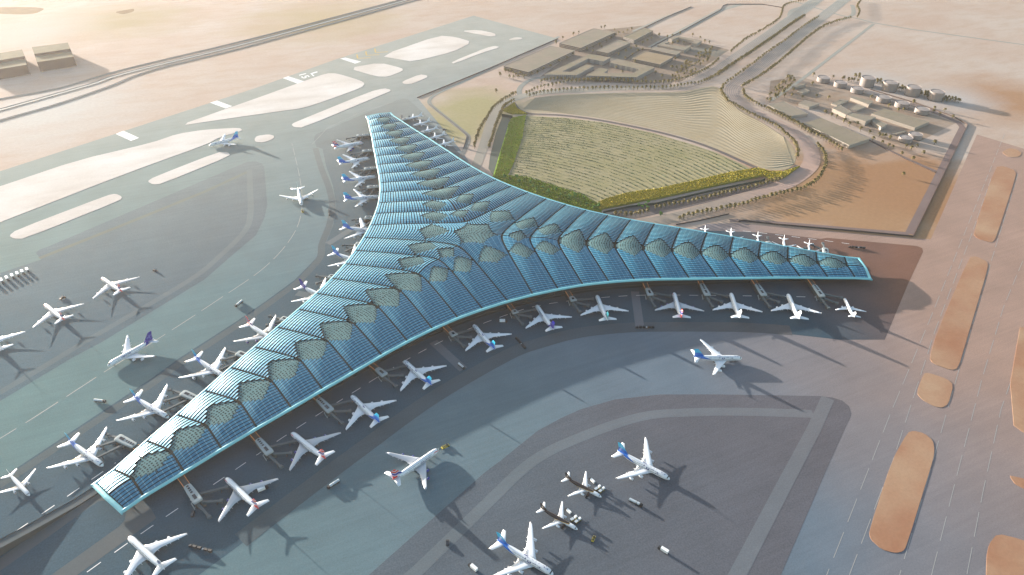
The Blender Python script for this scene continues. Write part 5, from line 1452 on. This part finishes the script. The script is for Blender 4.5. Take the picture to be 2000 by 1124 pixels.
palm_row([(1407, 179), (1412, 190), (1421, 202), (1441, 213), (1462, 226), (1487, 237), (1517, 252), (1532, 265), (1545, 276), (1556, 293), (1556, 312)], 9, 'palm tree in the row between the dry field and the avenue')
palm_grove([(1493, 200), (1515, 172), (1540, 150), (1553, 160), (1530, 187), (1500, 203)], 36, 'palm tree in the grove left of the utility sheds')
palm_grove([(1305, 158), (1315, 140), (1360, 107), (1390, 97), (1385, 120), (1330, 160)], 52, 'palm tree in the grove right of the office blocks')
palm_grove([(1640, 154), (1680, 150), (1680, 165), (1640, 160)], 12, 'palm tree beside the first tall storage tank')
palm_grove([(1706, 160), (1720, 158), (1724, 170), (1708, 170)], 7, 'palm tree between the first and second tall storage tanks')
palm_grove([(1748, 168), (1768, 172), (1770, 180), (1748, 177)], 8, 'palm tree between the second and third tall storage tanks')
palm_grove([(1795, 182), (1812, 184), (1814, 194), (1795, 190)], 9, 'palm tree between the third and fourth tall storage tanks')
palm_grove([(1840, 192), (1875, 199), (1875, 203), (1840, 200)], 13, 'palm tree right of the fourth tall storage tank')
palms_at([(987, 142), (993, 143), (998, 142), (995, 153), (1003, 147), (1003, 156), (1008, 150), (1012, 154), (1016, 147), (1020, 151), (1024, 154), (977, 150), (1038, 149)], 'palm tree in front of the office block nearest the airfield')
palms_at([(1050, 145), (1062, 140), (1075, 134), (1092, 124), (1107, 118), (1119, 110)], 'palm tree along the right side of the nearest office block')
palms_at([(1146, 101), (1158, 97), (1171, 91), (1184, 84), (1194, 78), (1202, 73), (1175, 95), (1158, 105)], 'palm tree along the second office block')
palms_at([(1086, 87), (1099, 78), (1120, 70), (1130, 68), (1174, 57), (1181, 57), (1200, 62), (1208, 68), (1217, 68), (1225, 64), (1233, 60)], 'palm tree on the desert side of the office blocks')
palms_at([(1208, 110), (1222, 105), (1232, 99), (1242, 95), (1235, 110), (1246, 104), (1255, 100), (1221, 117), (1255, 88), (1264, 84), (1272, 80), (1287, 72)], 'palm tree in the yard amid the office blocks')
palms_at([(969, 182), (976, 148), (1763, 345)], 'lone palm tree standing in open sand')
palms_at([(1303, 75), (1313, 73), (1328, 68), (1352, 72), (1367, 77), (1376, 84), (1385, 86), (1323, 86), (1335, 87), (1313, 89)], 'palm tree around the far courtyard block')
palms_at([(1203, 138), (1215, 145), (1240, 124), (1260, 158), (1280, 146), (1293, 153), (1312, 136), (1318, 120)], 'palm tree close to the courtyard office block')
palms_at([(1532, 191), (1546, 190), (1549, 179), (1566, 194), (1594, 192), (1618, 195), (1586, 168), (1588, 150), (1626, 155), (1701, 194)], 'palm tree among the utility sheds')
palms_at([(1611, 224), (1623, 229), (1633, 232), (1648, 241), (1658, 247), (1673, 246), (1680, 257), (1697, 263), (1716, 268), (1722, 270), (1728, 270), (1737, 274)], 'palm tree in the row below the tall utility building')
palms_at([(1704, 276), (1722, 283), (1735, 289), (1742, 292), (1760, 305), (1782, 315), (1768, 290), (1779, 294), (1790, 289), (1802, 303), (1824, 283)], 'palm tree along the road below the lower pair of tanks')
palms_at([(1735, 211), (1753, 219), (1764, 218), (1783, 204), (1822, 222), (1834, 228), (1844, 220), (1859, 233), (1824, 215)], 'palm tree around the squat storage tanks')
PALMS.sort(key=lambda q: (q[0] - CAM_LOC).length)
protos = [make_palm(22, 1), make_palm(18, 2), make_palm(26, 3)]
used = set()
FAR = MB()
for i, (p, lab) in enumerate(PALMS):
    v = i % 3; sc = rnd.uniform(1.0, 1.3); rz = rnd.uniform(0, 6.28)
    if i < 300:
        o = protos[v] if v not in used else copy_tree(protos[v]); used.add(v)
        o.location = p; o.rotation_euler = (0, 0, rz); o.scale = (sc,) * 3
        tag(o, lab, 'palm tree', lab.replace('palm tree', 'palm trees'))
    else:
        c, s = math.cos(rz) * sc, math.sin(rz) * sc
        for ch in protos[v].children:
            base = len(FAR.v); me = ch.data; mi = 0 if ch.name.startswith('crown') else 1
            for q in me.vertices:
                x, y, z = q.co; FAR.v.append((p.x + c * x - s * y, p.y + s * x + c * y, z * sc))
            for f_ in me.polygons: FAR.face([base + k for k in f_.vertices], mi)
if FAR.f: tag(FAR.build('distant_palms', [M_palm, M_trunk]), 'many small palm trees along the far avenue and around the far buildings', 'palm trees', kind='stuff')

def make_tree(seed, h, w_, mat, nl=420):
    r0 = random.Random(seed); o = empty('broadleaf_tree')
    mb = MB(); mb.tube([(0, 0, 0), (.1, .1, h * .35), (0, .1, h * .6)], [h * .035, h * .026, h * .012], 7)
    for k in range(5):
        a = k * 1.3 + r0.uniform(0, .5); mb.tube([(0, .05, h * (.3 + .05 * k)), (math.cos(a) * w_ * .3, math.sin(a) * w_ * .3, h * (.55 + .06 * k))], [h * .014, h * .005], 5)
    mb.build('trunk', M_trunk, o)
    mb = MB(); cl = [(r0.uniform(-.36, .36) * w_, r0.uniform(-.36, .36) * w_, h * r0.uniform(.42, .86), w_ * r0.uniform(.16, .27)) for _ in range(9)] + [(0, 0, h * .8, w_ * .25)]
    for i in range(nl):
        cx, cy, cz, cr = cl[i % len(cl)]
        d = Vector((r0.gauss(0, 1), r0.gauss(0, 1), r0.gauss(0, .8))).normalized() * cr * r0.uniform(.55, 1.05)
        p = Vector((cx, cy, cz)) + d; t1 = Vector((r0.gauss(0, 1), r0.gauss(0, 1), r0.gauss(0, 1))).normalized(); t2 = d.cross(t1)
        if t2.length < 1e-4: continue
        t2 = t2.normalized(); q = w_ * r0.uniform(.045, .085)
        mb.quad(p - t1 * q - t2 * q * .6, p + t1 * q - t2 * q * .6, p + t1 * q * .7 + t2 * q * .6, p - t1 * q * .7 + t2 * q * .6)
    mb.build('crown', mat, o)
    return o
tp = [make_tree(11, 9, 8, M_tree), make_tree(12, 7, 7, M_treey), make_tree(13, 10, 7, M_tree)]
usedt = set(); rnd.seed(21)
spots = [(985, 349), (997, 352), (1009, 350), (1014, 358), (1025, 353), (1036, 360), (1041, 367), (1053, 362), (1060, 370), (1070, 378), (1073, 368), (1086, 374), (1095, 384), (1103, 380), (1112, 390), (1122, 386), (1130, 395), (1140, 391), (1146, 402), (1155, 398), (1160, 409), (1168, 406), (1092, 391), (1048, 376)]
for i, (x, y) in enumerate(spots):
    v = i % 3; o = tp[v] if v not in usedt else copy_tree(tp[v]); usedt.add(v)
    P = U(x, y); o.location = (P.x, P.y, .5); o.rotation_euler = (0, 0, rnd.uniform(0, 6.28)); o.scale = (rnd.uniform(.8, 1.25),) * 3
    tag(o, 'green leafy tree in the strip between the blue roof and the crop field', 'tree', 'green trees between the terminal and the crop field')
for i, (x, y) in enumerate([(1247, 404), (1254, 407), (1261, 403), (1265, 408), (1266, 398)]):
    o = copy_tree(tp[2]); P = U(x, y); o.location = (P.x, P.y, 0); o.scale = (1.05, 1.05, .7); o.rotation_euler = (0, 0, i * 1.3)
    tag(o, 'dark spreading tree in the clump against the grey-green retaining wall', 'tree', 'dark trees by the retaining wall')
o = copy_tree(tp[0]); P = U(1290, 423); o.location = (P.x, P.y, 0); o.scale = (.9, .9, 1.3); tag(o, 'single bright green tree at the edge of the avenue by the terminal', 'tree')

# entrance ramp at the near wing tip: road climbing to the lower left on retaining walls
ramp = empty('ramp', (0, 0, 0), 0, 'road ramp with a dark retaining wall climbing to the lower left corner', 'ramp')
PTS = [((200, 950), 0.3), ((150, 983), 1.0), ((60, 1040), 6.0), ((0, 1078), 10.0), ((-120, 1155), 16.0)]
ctr = [(U(*p), z) for p, z in PTS]
P = [c_[0] for c_ in ctr]; L, Rr = ribbon_edges(P, 13)
mb = MB(); mw = MB(); mp = MB()
for i in range(len(P) - 1):
    za, zb = ctr[i][1], ctr[i + 1][1]
    mb.quad((Rr[i].x, Rr[i].y, za), (Rr[i + 1].x, Rr[i + 1].y, zb), (L[i + 1].x, L[i + 1].y, zb), (L[i].x, L[i].y, za))
    for e in (L, Rr):
        mw.quad((e[i].x, e[i].y, 0), (e[i + 1].x, e[i + 1].y, 0), (e[i + 1].x, e[i + 1].y, zb + .9), (e[i].x, e[i].y, za + .9))
mb.build('roadway', M_road, ramp); mw.build('retaining_wall', M_gate_dark, ramp)
# ------------------------------------------------------------------ haze in the desert air
M_haze = bpy.data.materials.new('haze_air'); M_haze.use_nodes = True; nt = M_haze.node_tree
for n in list(nt.nodes):
    if n.type != 'OUTPUT_MATERIAL': nt.nodes.remove(n)
pv = nt.nodes.new('ShaderNodeVolumePrincipled'); pv.inputs['Color'].default_value = (1.0, .93, .88, 1)
pv.inputs['Density'].default_value = 0.000018; pv.inputs['Anisotropy'].default_value = .42
nt.links.new(pv.outputs[0], nt.nodes['Material Output'].inputs['Volume'])
mb = MB(); mb.box(0, 0, 349.5, 12400, 12400, 701)
tag(mb.build('haze', M_haze), kind='stuff')
